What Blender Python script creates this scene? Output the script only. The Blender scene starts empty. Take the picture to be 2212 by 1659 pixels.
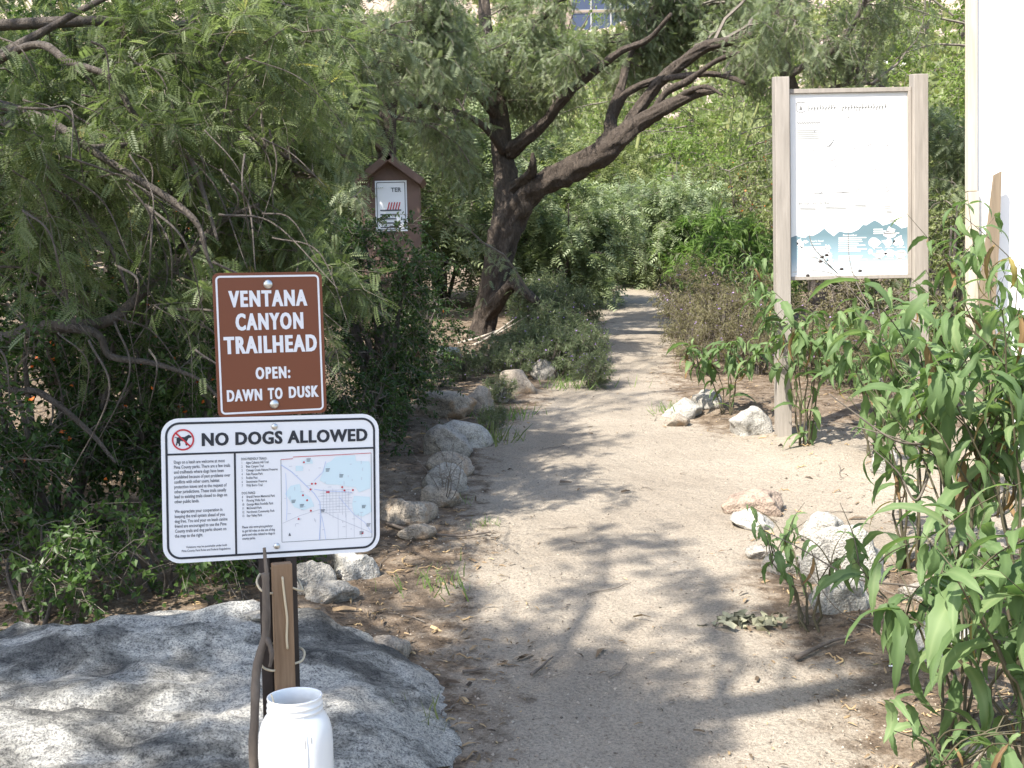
import bpy, bmesh, math, random
import numpy as np
from mathutils import Matrix, Vector

# ------------------------------------------------------------------ camera, sky, sun, exposure
scene = bpy.context.scene
COL = scene.collection
EYE = 1.55
FPX = 2400.0            # focal length in units of a 2212-wide picture
PITCH = math.radians(2.73)
ROLL = math.radians(1.1)
F_ = np.array([0, math.cos(PITCH), -math.sin(PITCH)])
U0 = np.array([0, math.sin(PITCH), math.cos(PITCH)])
R0 = np.array([1.0, 0, 0])
R_ = math.cos(ROLL) * R0 - math.sin(ROLL) * U0
U_ = math.sin(ROLL) * R0 + math.cos(ROLL) * U0
cam_data = bpy.data.cameras.new('camera')
cam_data.sensor_width = 36.0
cam_data.lens = 36.0 * FPX / 2212.0
cam_data.clip_end = 3000
cam_data.clip_start = 0.05
cam = bpy.data.objects.new('camera', cam_data)
COL.objects.link(cam)
cam.matrix_world = Matrix(((R_[0], U_[0], -F_[0], 0), (R_[1], U_[1], -F_[1], 0), (R_[2], U_[2], -F_[2], EYE), (0, 0, 0, 1)))
scene.camera = cam

SUN_AZ = math.radians(44)     # to the left of straight behind the camera
SUN_EL = math.radians(50)
S = np.array([-math.sin(SUN_AZ) * math.cos(SUN_EL), -math.cos(SUN_AZ) * math.cos(SUN_EL), math.sin(SUN_EL)])
world = bpy.data.worlds.new('World')
scene.world = world
world.use_nodes = True
wn = world.node_tree
bg = wn.nodes['Background']
sky = wn.nodes.new('ShaderNodeTexSky')
sky.sky_type = 'NISHITA'
sky.sun_disc = False
sky.sun_elevation = SUN_EL
sky.sun_rotation = math.atan2(S[0], S[1])
sky.dust_density = 1.5
wn.links.new(sky.outputs[0], bg.inputs[0])
bg.inputs[1].default_value = 0.15
sun_d = bpy.data.lights.new('sun', 'SUN')
sun_d.energy = 4.6
sun_d.angle = math.radians(0.7)
sun_d.color = (1.0, 0.94, 0.85)
sun = bpy.data.objects.new('sun', sun_d)
COL.objects.link(sun)
sun.rotation_euler = Vector(S).to_track_quat('Z', 'Y').to_euler()
vs = scene.view_settings
vs.view_transform = 'Standard'
vs.look = 'None'
vs.exposure = 1.3
vs.gamma = 1.0
vs.use_curve_mapping = False
scene.cycles.max_bounces = 7
scene.cycles.transparent_max_bounces = 8
scene.cycles.use_denoising = True

rng = np.random.default_rng(7)
random.seed(7)

# ------------------------------------------------------------------ small maths
def W(px, py, Y):
    a = (px - 1106.0) / FPX; b = (829.5 - py) / FPX
    d = F_ + a * R_ + b * U_
    t = Y / d[1]
    return np.array([t * d[0], Y, EYE + t * d[2]])

def nrm(v):
    v = np.asarray(v, float)
    return v / np.maximum(np.linalg.norm(v, axis=-1, keepdims=True), 1e-9)

def hash3(i, s=0.0):
    h = np.sin(i[..., 0] * 127.1 + i[..., 1] * 311.7 + i[..., 2] * 74.7 + s * 53.3) * 43758.5453
    return h - np.floor(h)

def vnoise(p, s=0.0):
    p = np.asarray(p, float)
    i = np.floor(p); f = p - i; u = f * f * (3 - 2 * f)
    out = 0
    for dx in (0, 1):
        for dy in (0, 1):
            for dz in (0, 1):
                w = (u[..., 0] if dx else 1 - u[..., 0]) * (u[..., 1] if dy else 1 - u[..., 1]) * (u[..., 2] if dz else 1 - u[..., 2])
                out = out + w * hash3(i + np.array([dx, dy, dz]), s)
    return out * 2 - 1

def fbm(p, o=4, s=0.0):
    a, r, f = 1.0, 0.0, 1.0
    for k in range(o):
        r = r + a * vnoise(np.asarray(p) * f, s + k); a *= 0.5; f *= 2.03
    return r

# trail edges: picture points turned into ground points of the plane z = 0.115 y
def hbase(y):
    y = np.asarray(y, float)
    z = 0.115 * y
    z = z + np.where(y > 27, (y - 27) * 0.215, 0)
    z = z + np.where(y > 116, (y - 116) * 0.5, 0)
    z = np.where(y > 260, 0.115 * 260 + 233 * 0.215 + 144 * 0.5 - (y - 260) * 0.1, z)
    return np.where(y < -40, -4.6, z)

def Gplane(px, py):
    a = (px - 1106.0) / FPX; b = (829.5 - py) / FPX
    d = F_ + a * R_ + b * U_
    Y = EYE / (0.115 - d[2] / d[1])
    return W(px, py, Y)

LE = [(980, 1659), (985, 1500), (990, 1400), (990, 1250), (985, 1120), (1010, 1010), (1060, 920), (1130, 870), (1230, 810), (1290, 740), (1290, 680), (1262, 640), (1250, 612)]
RE = [(1900, 1659), (1800, 1500), (1740, 1400), (1680, 1280), (1660, 1180), (1700, 1080), (1640, 960), (1440, 890), (1438, 810), (1455, 740), (1462, 690), (1440, 640), (1425, 612)]
LEg = np.array([Gplane(*p) for p in LE]); REg = np.array([Gplane(*p) for p in RE])

def path_d(x, y):
    """signed distance-like value: >0 inside the trail (metres)"""
    l = np.interp(y, LEg[:, 1], LEg[:, 0]); r = np.interp(y, REg[:, 1], REg[:, 0])
    return np.minimum(x - l, r - x)

def H(x, y):
    x = np.asarray(x, float); y = np.asarray(y, float)
    z = hbase(y)
    p = np.stack([x, y, np.zeros_like(x)], -1)
    d = path_d(x, y)
    near = np.clip((60 - np.abs(y)) / 40, 0, 1)
    off = np.clip(-d / 0.6, 0, 1)
    z = z + off * (0.035 + 0.03 * vnoise(p * 1.7)) * near + 0.012 * vnoise(p * 2.6, 3) * near + 0.006 * vnoise(p * 7.0, 5) * near
    z = z + np.clip((-x - 1.6) / 5, 0, 1) * 0.12 * near
    z = z + .075 * np.exp(-((x - 1.86) / .30) ** 2 - ((y - 6.35) / .26) ** 2)
    far = np.clip((y - 27) / 40, 0, 1)
    z = z + far * 1.1 * fbm(p * 0.06, 4, 9)
    return z

def Hs(x, y):
    return float(H(np.array([x]), np.array([y]))[0])

def G(px, py, ymax=250):
    a = (px - 1106.0) / FPX; b = (829.5 - py) / FPX
    d = F_ + a * R_ + b * U_; d = d / d[1]
    Y = np.concatenate([np.arange(1.0, 30, 0.01), np.arange(30, ymax, 0.1)])
    X = d[0] * Y; Z = EYE + d[2] * Y
    k = np.nonzero(Z < H(X, Y))[0]
    k = k[0] if len(k) else len(Y) - 1
    return np.array([X[k], Y[k], float(H(X[k:k+1], Y[k:k+1])[0])])

# ------------------------------------------------------------------ materials
def new_mat(name):
    m = bpy.data.materials.new(name); m.use_nodes = True
    nt = m.node_tree
    return m, nt, nt.nodes['Principled BSDF']

def plain(name, col, rough=0.7, metal=0.0, spec=0.3):
    m, nt, b = new_mat(name)
    b.inputs['Base Color'].default_value = (*col, 1)
    b.inputs['Roughness'].default_value = rough
    b.inputs['Metallic'].default_value = metal
    b.inputs['Specular IOR Level'].default_value = spec
    return m

def ramp(nt, stops):
    r = nt.nodes.new('ShaderNodeValToRGB')
    e = r.color_ramp.elements
    while len(e) < len(stops): e.new(0.5)
    for q, (p, c) in zip(e, stops):
        q.position = p; q.color = (*c, 1)
    return r

def noise_node(nt, scale, detail=4, rough=0.55, vec=None, dist=0.0):
    n = nt.nodes.new('ShaderNodeTexNoise')
    n.inputs['Scale'].default_value = scale; n.inputs['Detail'].default_value = detail
    n.inputs['Roughness'].default_value = rough; n.inputs['Distortion'].default_value = dist
    if vec: nt.links.new(vec, n.inputs['Vector'])
    return n

def objcoord(nt, scale=(1, 1, 1)):
    t = nt.nodes.new('ShaderNodeTexCoord')
    mp = nt.nodes.new('ShaderNodeMapping'); mp.inputs['Scale'].default_value = scale
    nt.links.new(t.outputs['Object'], mp.inputs[0])
    return mp.outputs[0]

def mixc(nt, fac, a, b, mode='MIX'):
    m = nt.nodes.new('ShaderNodeMix'); m.data_type = 'RGBA'; m.blend_type = mode
    for sock, v in ((m.inputs['Factor'], fac), (m.inputs[6], a), (m.inputs[7], b)):
        if isinstance(v, (float, int)): sock.default_value = v
        elif isinstance(v, tuple): sock.default_value = (*v, 1)
        else: nt.links.new(v, sock)
    return m.outputs[2]

def bump(nt, b, h, strength, dist=0.02):
    n = nt.nodes.new('ShaderNodeBump'); n.inputs['Strength'].default_value = strength; n.inputs['Distance'].default_value = dist
    nt.links.new(h, n.inputs['Height']); nt.links.new(n.outputs[0], b.inputs['Normal'])

def leaf_mat(name, stops, trans=0.4, rough=0.5, tcol=1.4):
    m, nt, b = new_mat(name)
    at = nt.nodes.new('ShaderNodeAttribute'); at.attribute_name = 'tint'
    r = ramp(nt, stops); nt.links.new(at.outputs['Fac'], r.inputs[0])
    nt.links.new(r.outputs[0], b.inputs['Base Color'])
    b.inputs['Roughness'].default_value = rough
    b.inputs['Specular IOR Level'].default_value = 0.35
    t = nt.nodes.new('ShaderNodeBsdfTranslucent')
    br = mixc(nt, 1.0, r.outputs[0], (tcol * .95, tcol * 1.05, tcol * 0.62), 'MULTIPLY')
    nt.links.new(br, t.inputs[0])
    mx = nt.nodes.new('ShaderNodeMixShader'); mx.inputs[0].default_value = trans
    nt.links.new(b.outputs[0], mx.inputs[1]); nt.links.new(t.outputs[0], mx.inputs[2])
    nt.links.new(mx.outputs[0], nt.nodes['Material Output'].inputs[0])
    return m

M = {}
M['mesq'] = leaf_mat('mesquite_leaf', [(0, (.07, .095, .038)), (.5, (.145, .185, .085)), (.95, (.28, .32, .17)), (1, (.38, .33, .12))])
M['mesq_pale'] = leaf_mat('pale_mesquite_leaf', [(0, (.125, .155, .085)), (.5, (.21, .25, .145)), (1, (.34, .37, .235))], .35)
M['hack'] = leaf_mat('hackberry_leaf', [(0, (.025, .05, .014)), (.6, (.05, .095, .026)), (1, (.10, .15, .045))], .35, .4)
M['grey_shrub'] = leaf_mat('greyish_shrub_leaf', [(0, (.13, .165, .09)), (.5, (.23, .28, .155)), (1, (.36, .41, .25))], .35)
M['bright'] = leaf_mat('bright_leaf', [(0, (.10, .17, .045)), (.6, (.18, .27, .08)), (1, (.28, .37, .13))], .45)
M['olive'] = leaf_mat('olive_leaf', [(0, (.12, .15, .055)), (.7, (.21, .24, .10)), (1, (.28, .28, .12))], .35)
M['palo'] = leaf_mat('palo_verde_leaf', [(0, (.11, .17, .04)), (.6, (.19, .26, .07)), (1, (.28, .34, .12))], .45)
M['rag'] = leaf_mat('ragweed_leaf', [(0, (.075, .125, .045)), (.55, (.125, .195, .075)), (.85, (.18, .255, .11)), (1, (.23, .30, .14))], .4, .62)
M['ragdry'] = leaf_mat('dry_ragweed_leaf', [(0, (.13, .08, .04)), (.6, (.24, .15, .07)), (1, (.36, .31, .10))], .35, .7, 1.2)
M['forb'] = leaf_mat('forb_leaf', [(0, (.09, .12, .065)), (.5, (.17, .205, .115)), (1, (.28, .30, .18))], .35)
M['dryforb'] = leaf_mat('dry_forb_leaf', [(0, (.11, .09, .06)), (.5, (.19, .17, .095)), (1, (.27, .26, .14))], .3)
M['orange'] = plain('orange_berry', (.75, .17, .03), .4)
M['purple'] = plain('purple_petal', (.42, .28, .60), .6)
M['wire'] = plain('tan_wire', (.55, .47, .33), .45)
M['bolt'] = plain('zinc_bolt', (.62, .63, .62), .32, 0.9, .5)
M['sign_white'] = plain('white_reflective_sheet', (.75, .77, .80), .35, 0, .4)
M['sign_brown'] = plain('brown_sign_face', (.17, .052, .022), .4, 0, .4)
M['letter_white'] = plain('white_letters', (.74, .75, .78), .4)
M['letter_black'] = plain('dark_letters', (.028, .032, .042), .5)
M['print_grey'] = plain('grey_print', (.10, .11, .13), .6)
M['print_line'] = plain('map_line_print', (.48, .50, .56), .6)
M['print_red'] = plain('red_print', (.50, .035, .05), .5)
M['print_teal'] = plain('map_teal_print', (.60, .74, .79), .6)
M['print_river'] = plain('map_river_print', (.46, .55, .78), .6)
M['alu'] = plain('sign_back_metal', (.5, .5, .5), .4, .8)
M['faint'] = plain('faded_print', (.17, .17, .165), .6)
M['panel_white'] = plain('white_panel', (.82, .82, .80), .5)
M['white_paint'] = plain('white_paint', (.83, .82, .79), .6)
M['house_wall'] = plain('stucco', (.27, .22, .18), .9)
M['house_dark'] = plain('house_trim', (.30, .30, .31), .7)
M['glass'] = plain('blue_glass', (.05, .065, .11), .3, 0, .35)
M['petal_white'] = plain('cream_petal', (.7, .66, .5), .6)

def wood(name, c1, c2, scale=(30, 30, 3), rough=.8):
    m, nt, b = new_mat(name)
    v = objcoord(nt, scale)
    n = noise_node(nt, 1.0, 6, .65, v, .4)
    r = ramp(nt, [(.3, c1), (.7, c2)]); nt.links.new(n.outputs[0], r.inputs[0])
    nt.links.new(r.outputs[0], b.inputs['Base Color']); b.inputs['Roughness'].default_value = rough
    bump(nt, b, n.outputs[0], .5, .004)
    return m
M['slat'] = wood('weathered_slat_wood', (.16, .095, .05), (.30, .20, .12), (60, 60, 4))
M['post'] = wood('dark_steel_post', (.022, .016, .013), (.045, .033, .028), (20, 20, 8), .6)
M['post_tan'] = wood('tan_post_wood', (.24, .215, .185), (.345, .31, .27), (40, 40, 3))
M['plank'] = wood('grey_plank_wood', (.15, .115, .075), (.26, .20, .135), (40, 40, 2))
M['trim'] = wood('pale_trim_wood', (.40, .345, .26), (.56, .50, .41), (40, 40, 3))
M['brownbox'] = wood('brown_painted_wood', (.095, .056, .041), (.14, .083, .061), (8, 8, 8), .65)
M['stick'] = wood('grey_stick_bark', (.075, .06, .048), (.19, .155, .125), (30, 30, 10), .85)
M['twig'] = wood('grey_twig', (.10, .085, .068), (.20, .17, .14), (20, 20, 20), .85)
M['deadstick'] = wood('bleached_stick', (.34, .30, .25), (.5, .45, .38), (30, 30, 30), .85)
M['stem'] = plain('ragweed_stem', (.085, .075, .045), .7)

def bark_mat(name, c1, c2, c3):
    m, nt, b = new_mat(name)
    v = objcoord(nt, (1, 1, .35))
    n = noise_node(nt, 30, 6, .7, v, .8)
    n2 = noise_node(nt, 3.0, 3, .5, objcoord(nt))
    r = ramp(nt, [(.32, c1), (.52, c2), (.72, c3)]); nt.links.new(n.outputs[0], r.inputs[0])
    c = mixc(nt, n2.outputs[0], r.outputs[0], c2)
    nt.links.new(c, b.inputs['Base Color']); b.inputs['Roughness'].default_value = .9
    bump(nt, b, n.outputs[0], 1.0, .06)
    return m
M['bark'] = bark_mat('mesquite_bark', (.02, .015, .012), (.085, .065, .05), (.22, .18, .14))
M['bark_grey'] = bark_mat('grey_branch_bark', (.06, .05, .042), (.14, .118, .10), (.24, .21, .18))

def rock_mat(name, base, dark, light, fs=28, stain=None):
    m, nt, b = new_mat(name)
    v = objcoord(nt)
    n1 = noise_node(nt, 2.6, 5, .6, v, .6); n2 = noise_node(nt, fs, 4, .75, v); n3 = noise_node(nt, fs * 4, 2, .6, v)
    r = ramp(nt, [(.3, dark), (.5, base), (.72, light)]); nt.links.new(n1.outputs[0], r.inputs[0])
    r2 = ramp(nt, [(.36, (.62, .61, .60)), (.5, (.94, .94, .93)), (.66, (1.12, 1.11, 1.08))]); nt.links.new(n2.outputs[0], r2.inputs[0])
    c = mixc(nt, 1.0, r.outputs[0], r2.outputs[0], 'MULTIPLY')
    r3 = ramp(nt, [(.4, (.55, .55, .55)), (.56, (1, 1, 1))]); nt.links.new(n3.outputs[0], r3.inputs[0])
    c = mixc(nt, .45, c, r3.outputs[0], 'MULTIPLY')
    if stain:
        ns = noise_node(nt, 4.5, 4, .6, v); rs = ramp(nt, [(.52, (0, 0, 0)), (.66, (1, 1, 1))]); nt.links.new(ns.outputs[0], rs.inputs[0])
        c = mixc(nt, rs.outputs[0], c, stain)
    nt.links.new(c, b.inputs['Base Color']); b.inputs['Roughness'].default_value = .9
    add = nt.nodes.new('ShaderNodeMath'); add.operation = 'ADD'
    nt.links.new(n2.outputs[0], add.inputs[0]); nt.links.new(n3.outputs[0], add.inputs[1])
    bump(nt, b, add.outputs[0], .7, .012)
    return m
M['rock_grey'] = rock_mat('grey_granite', (.37, .345, .305), (.26, .24, .21), (.47, .445, .395))
M['rock_white'] = rock_mat('white_granite', (.47, .45, .41), (.33, .315, .285), (.58, .56, .51))
M['rock_tan'] = rock_mat('tan_granite', (.36, .31, .25), (.25, .215, .175), (.46, .41, .34), 28, (.34, .22, .12))
M['rock_red'] = rock_mat('reddish_granite', (.36, .28, .22), (.28, .20, .16), (.44, .36, .29), 24)
M['soil'] = rock_mat('packed_reddish_soil', (.37, .29, .22), (.31, .235, .175), (.43, .345, .27), 40)

# boulder: banded gneiss, white with dark streaks
def boulder_material():
    m, nt, b = new_mat('banded_gneiss')
    v0 = objcoord(nt)
    n1 = noise_node(nt, 2.3, 7, .62, objcoord(nt, (1, 1.3, 1.9)), .5)
    n2 = noise_node(nt, 24, 8, .82, objcoord(nt, (1, 1.25, 1.9)), .25)
    n3 = noise_node(nt, 150, 3, .75, v0); n4 = noise_node(nt, 1.7, 4, .6, objcoord(nt, (1, 1, 1)))
    r = ramp(nt, [(.39, (.13, .128, .12)), (.455, (.34, .33, .30)), (.52, (.66, .64, .59)), (.66, (.54, .51, .46))]); nt.links.new(n1.outputs[0], r.inputs[0])
    r2 = ramp(nt, [(.37, (.18, .18, .18)), (.435, (.78, .78, .78)), (.54, (1.22, 1.21, 1.18))]); nt.links.new(n2.outputs[0], r2.inputs[0])
    c = mixc(nt, .92, r.outputs[0], r2.outputs[0], 'MULTIPLY')
    r3 = ramp(nt, [(.40, (.30, .30, .30)), (.50, (1, 1, 1)), (.66, (1.25, 1.25, 1.24))]); nt.links.new(n3.outputs[0], r3.inputs[0])
    c = mixc(nt, .8, c, r3.outputs[0], 'MULTIPLY')
    r4 = ramp(nt, [(.55, (0, 0, 0)), (.75, (1, 1, 1))]); nt.links.new(n4.outputs[0], r4.inputs[0])
    c2 = mixc(nt, 1.0, c, (.92, .78, .60), 'MULTIPLY'); c = mixc(nt, r4.outputs[0], c, c2)
    nt.links.new(c, b.inputs['Base Color']); b.inputs['Roughness'].default_value = .85
    add = nt.nodes.new('ShaderNodeMath'); add.operation = 'MULTIPLY_ADD'; add.inputs[1].default_value = .4
    nt.links.new(n3.outputs[0], add.inputs[0]); nt.links.new(n2.outputs[0], add.inputs[2])
    bump(nt, b, add.outputs[0], 1.0, .03)
    return m
M['boulder'] = boulder_material()

def ground_material():
    m, nt, b = new_mat('trail_ground')
    v = objcoord(nt)
    at = nt.nodes.new('ShaderNodeAttribute'); at.attribute_name = 'trail'
    nb = noise_node(nt, 1.1, 5, .6, v); nm = noise_node(nt, 9, 5, .65, v); nf = noise_node(nt, 95, 4, .75, v); ng = noise_node(nt, 260, 2, .7, v)
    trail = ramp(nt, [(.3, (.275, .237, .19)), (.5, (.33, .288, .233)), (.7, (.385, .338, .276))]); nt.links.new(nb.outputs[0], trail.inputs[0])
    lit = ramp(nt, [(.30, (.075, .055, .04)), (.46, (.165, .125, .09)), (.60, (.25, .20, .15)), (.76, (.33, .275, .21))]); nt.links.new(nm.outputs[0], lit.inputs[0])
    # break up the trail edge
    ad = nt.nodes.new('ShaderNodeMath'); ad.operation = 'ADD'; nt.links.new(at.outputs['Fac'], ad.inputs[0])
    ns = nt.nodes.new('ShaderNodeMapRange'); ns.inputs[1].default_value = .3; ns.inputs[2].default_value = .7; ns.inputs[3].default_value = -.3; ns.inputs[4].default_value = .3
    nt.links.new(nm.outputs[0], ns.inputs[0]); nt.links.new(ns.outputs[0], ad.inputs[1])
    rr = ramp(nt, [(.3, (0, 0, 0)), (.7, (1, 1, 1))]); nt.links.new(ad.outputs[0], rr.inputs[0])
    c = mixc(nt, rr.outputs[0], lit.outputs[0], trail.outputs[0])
    hf = nt.nodes.new('ShaderNodeAttribute'); hf.attribute_name = 'hill'
    hill = ramp(nt, [(.3, (.30, .235, .185)), (.5, (.40, .325, .265)), (.7, (.47, .40, .335))]); 
    nh = noise_node(nt, .35, 6, .65, v); nt.links.new(nh.outputs[0], hill.inputs[0])
    c = mixc(nt, hf.outputs['Fac'], c, hill.outputs[0])
    gr = ramp(nt, [(.34, (.52, .50, .48)), (.5, (1, 1, 1)), (.68, (1.28, 1.26, 1.22))]); nt.links.new(nf.outputs[0], gr.inputs[0])
    c = mixc(nt, .8, c, gr.outputs[0], 'MULTIPLY')
    g2 = ramp(nt, [(.36, (.6, .58, .56)), (.5, (1, 1, 1)), (.7, (1.25, 1.24, 1.2))]); nt.links.new(ng.outputs[0], g2.inputs[0])
    c = mixc(nt, .6, c, g2.outputs[0], 'MULTIPLY')
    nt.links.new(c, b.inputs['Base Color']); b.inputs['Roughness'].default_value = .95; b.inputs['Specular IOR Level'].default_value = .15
    add = nt.nodes.new('ShaderNodeMath'); add.operation = 'MULTIPLY_ADD'; add.inputs[1].default_value = .5
    nt.links.new(ng.outputs[0], add.inputs[0]); nt.links.new(nf.outputs[0], add.inputs[2])
    ad2 = nt.nodes.new('ShaderNodeMath'); ad2.operation = 'MULTIPLY_ADD'; ad2.inputs[1].default_value = 2.6
    nu = noise_node(nt, 13, 3, .5, v, .6); nt.links.new(nu.outputs[0], ad2.inputs[0]); nt.links.new(add.outputs[0], ad2.inputs[2])
    bump(nt, b, ad2.outputs[0], .7, .014)
    return m
M['ground'] = ground_material()
# leaf/print materials that need nodes
def jar_mat():
    m, nt, b = new_mat('white_plastic')
    b.inputs['Base Color'].default_value = (.80, .81, .80, 1); b.inputs['Roughness'].default_value = .35
    b.inputs['Subsurface Weight'].default_value = .3; b.inputs['Subsurface Radius'].default_value = (.02, .02, .02); b.inputs['Subsurface Scale'].default_value = .3
    return m
M['jar'] = jar_mat()
M['faint_grey'] = plain('pencil_grey', (.24, .25, .27), .7)
def mount_mat():
    m, nt, b = new_mat('mountain_print')
    at = nt.nodes.new('ShaderNodeAttribute'); at.attribute_name = 'tint'
    r = ramp(nt, [(0, (.66, .70, .72)), (.30, (.30, .42, .48)), (.75, (.135, .215, .245))]); nt.links.new(at.outputs['Fac'], r.inputs[0])
    nt.links.new(r.outputs[0], b.inputs['Base Color']); b.inputs['Roughness'].default_value = .5
    return m
M['mount'] = mount_mat()
M['wilt'] = leaf_mat('wilted_leaf', [(0, (.10, .10, .07)), (.6, (.22, .22, .15)), (1, (.36, .35, .24))], .1, .9, 1.0)
M['hack_lit'] = leaf_mat('sunlit_hackberry_leaf', [(0, (.04, .075, .02)), (.6, (.075, .13, .035)), (1, (.12, .19, .06))], .4, .4)  # brighter copy of the hackberry leaf, sunlight put into the colour of the sprouts


# ------------------------------------------------------------------ mesh helpers
def raw_mesh(name, V, faces, mats, tint=None, midx=None, smooth=False):
    """faces: list of (n,k) int arrays"""
    V = np.asarray(V, np.float32).reshape(-1, 3)
    faces = [np.asarray(f, np.int32) for f in faces if len(f)]
    me = bpy.data.meshes.new(name)
    me.vertices.add(len(V)); me.vertices.foreach_set('co', V.ravel())
    nl = sum(f.size for f in faces); npoly = sum(len(f) for f in faces)
    me.loops.add(nl); me.polygons.add(npoly)
    me.loops.foreach_set('vertex_index', np.concatenate([f.ravel() for f in faces]).astype(np.int32))
    tot = np.concatenate([np.full(len(f), f.shape[1], np.int32) for f in faces])
    st = np.concatenate([[0], np.cumsum(tot)[:-1]]).astype(np.int32)
    me.polygons.foreach_set('loop_start', st)
    me.polygons.foreach_set('use_smooth', np.full(npoly, bool(smooth)))
    if midx is not None: me.polygons.foreach_set('material_index', np.asarray(midx, np.int32))
    me.update(calc_edges=True)
    if tint is not None:
        a = me.attributes.new('tint', 'FLOAT', 'POINT'); a.data.foreach_set('value', np.asarray(tint, np.float32))
    for m in (mats if isinstance(mats, (list, tuple)) else [mats]): me.materials.append(m)
    return me

def link(name, me, parent=None, loc=None):
    o = bpy.data.objects.new(name, me); COL.objects.link(o)
    if parent is not None: o.parent = parent
    if loc is not None: o.location = [float(q) for q in loc]
    return o

def tag(o, label=None, cat=None, group=None, kind=None):
    if label: o['label'] = label
    if cat: o['category'] = cat
    if group: o['group'] = group
    if kind: o['kind'] = kind
    return o

def thing(name, label, cat, loc, group=None):
    o = link(name, None, None, loc)
    o.empty_display_size = .1
    return tag(o, label, cat, group)

ROOTLOC = {}
def part(name, V, faces, mats, parent=None, tint=None, midx=None, smooth=False, kind=None):
    """world-space geometry, stored relative to the parent's (unrotated) place"""
    V = np.asarray(V, float).reshape(-1, 3)
    base = np.zeros(3); q = parent
    while q is not None:
        base = base + np.array(q.location); q = q.parent
    loc = None
    if parent is None:
        c = V.mean(0); c[2] = V[:, 2].min(); base = c; loc = c
    o = link(name, raw_mesh(name, V - base, faces, mats, tint, midx, smooth), parent, loc)
    if kind: o['kind'] = kind
    return o

def copy_tree(o, loc, rotz=0, scale=1.0, name=None):
    r = o.copy(); COL.objects.link(r)
    r.location = [float(q) for q in loc]; r.rotation_euler = (0, 0, rotz); r.scale = (scale, scale, scale)
    for ch in list(o.children):
        c = ch.copy(); COL.objects.link(c); c.parent = r
        for g in ch.children:
            d = g.copy(); COL.objects.link(d); d.parent = c
    return r

class Acc:
    def __init__(s): s.V = []; s.F = {}; s.n = 0; s.T = []
    def add(s, V, faces, tint=0.5):
        V = np.asarray(V, float).reshape(-1, 3)
        for f in faces:
            f = np.asarray(f, np.int64)
            if len(f): s.F.setdefault(f.shape[1], []).append(f + s.n)
        s.V.append(V); s.T.append(np.broadcast_to(np.asarray(tint, float), (len(V),))); s.n += len(V)
    def get(s):
        return np.concatenate(s.V), [np.concatenate(v) for v in s.F.values()], np.concatenate(s.T)
    def part(s, name, mat, parent=None, smooth=False, kind=None):
        V, F, T = s.get()
        return part(name, V, F, mat, parent, T, None, smooth, kind)

def box_geo(c, hx, hy, hz, ax=None, bev=0.0):
    """box with chamfered edges; ax = 3x3 rows of local axes"""
    bm = bmesh.new(); bmesh.ops.create_cube(bm, size=2)
    for v in bm.verts: v.co = (v.co.x * hx, v.co.y * hy, v.co.z * hz)
    if bev: bmesh.ops.bevel(bm, geom=bm.edges[:], offset=bev, segments=2, affect='EDGES', profile=.5)
    V = np.array([v.co[:] for v in bm.verts]); bm.verts.index_update()
    F = {}
    for f in bm.faces: F.setdefault(len(f.verts), []).append([v.index for v in f.verts])
    bm.free()
    if ax is not None: V = V @ np.asarray(ax)
    return V + np.asarray(c), [np.array(v) for v in F.values()]

def tube(P, R, sides=8, ridge=0.0, seed=0, cap=True):
    P = np.asarray(P, float); R = np.asarray(R, float); m = len(P)
    T = nrm(np.gradient(P, axis=0))
    a = np.array([0, 0, 1.0]) if abs(T[0][2]) < .9 else np.array([1.0, 0, 0])
    N = np.zeros_like(P); n = nrm(np.cross(T[0], a))
    for i in range(m):
        n = nrm(n - T[i] * n.dot(T[i])); N[i] = n
    B = np.cross(T, N)
    th = np.linspace(0, 2 * np.pi, sides, endpoint=False)
    D = np.cos(th)[None, :, None] * N[:, None] + np.sin(th)[None, :, None] * B[:, None]
    rr = np.repeat(R[:, None], sides, 1)
    if ridge:
        cyl = np.stack([np.cos(th)[None, :] * 3.2 + np.zeros((m, 1)), np.sin(th)[None, :] * 3.2 + np.zeros((m, 1)), np.repeat((np.arange(m) * .30)[:, None], sides, 1)], -1)
        rr = rr * (1 + ridge * fbm(cyl + seed * 7.3, 3, seed))
    V = (P[:, None] + D * rr[..., None]).reshape(-1, 3)
    i = np.arange(m - 1)[:, None] * sides; j = np.arange(sides)[None, :]; k = (j + 1) % sides
    F = np.stack([i + j, i + k, i + sides + k, i + sides + j], -1).reshape(-1, 4)
    faces = [F]
    if cap:
        V = np.vstack([V, P[0], P[-1]]); b = m * sides
        jj = np.arange(sides); kk = (jj + 1) % sides
        faces.append(np.vstack([np.stack([kk, jj, np.full(sides, b)], -1), np.stack([(m - 1) * sides + jj, (m - 1) * sides + kk, np.full(sides, b + 1)], -1)]))
    return V, faces

def smooth_path(P, n, R=None):
    """Catmull-Rom resample"""
    P = np.asarray(P, float); k = len(P)
    Q = np.vstack([2 * P[0] - P[1], P, 2 * P[-1] - P[-2]])
    t = np.linspace(0, k - 1 - 1e-6, n); i = t.astype(int); u = (t - i)[:, None]
    p0, p1, p2, p3 = Q[i], Q[i + 1], Q[i + 2], Q[i + 3]
    out = .5 * ((2 * p1) + (-p0 + p2) * u + (2 * p0 - 5 * p1 + 4 * p2 - p3) * u ** 2 + (-p0 + 3 * p1 - 3 * p2 + p3) * u ** 3)
    if R is None: return out
    return out, np.interp(t, np.arange(k), R)

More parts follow.
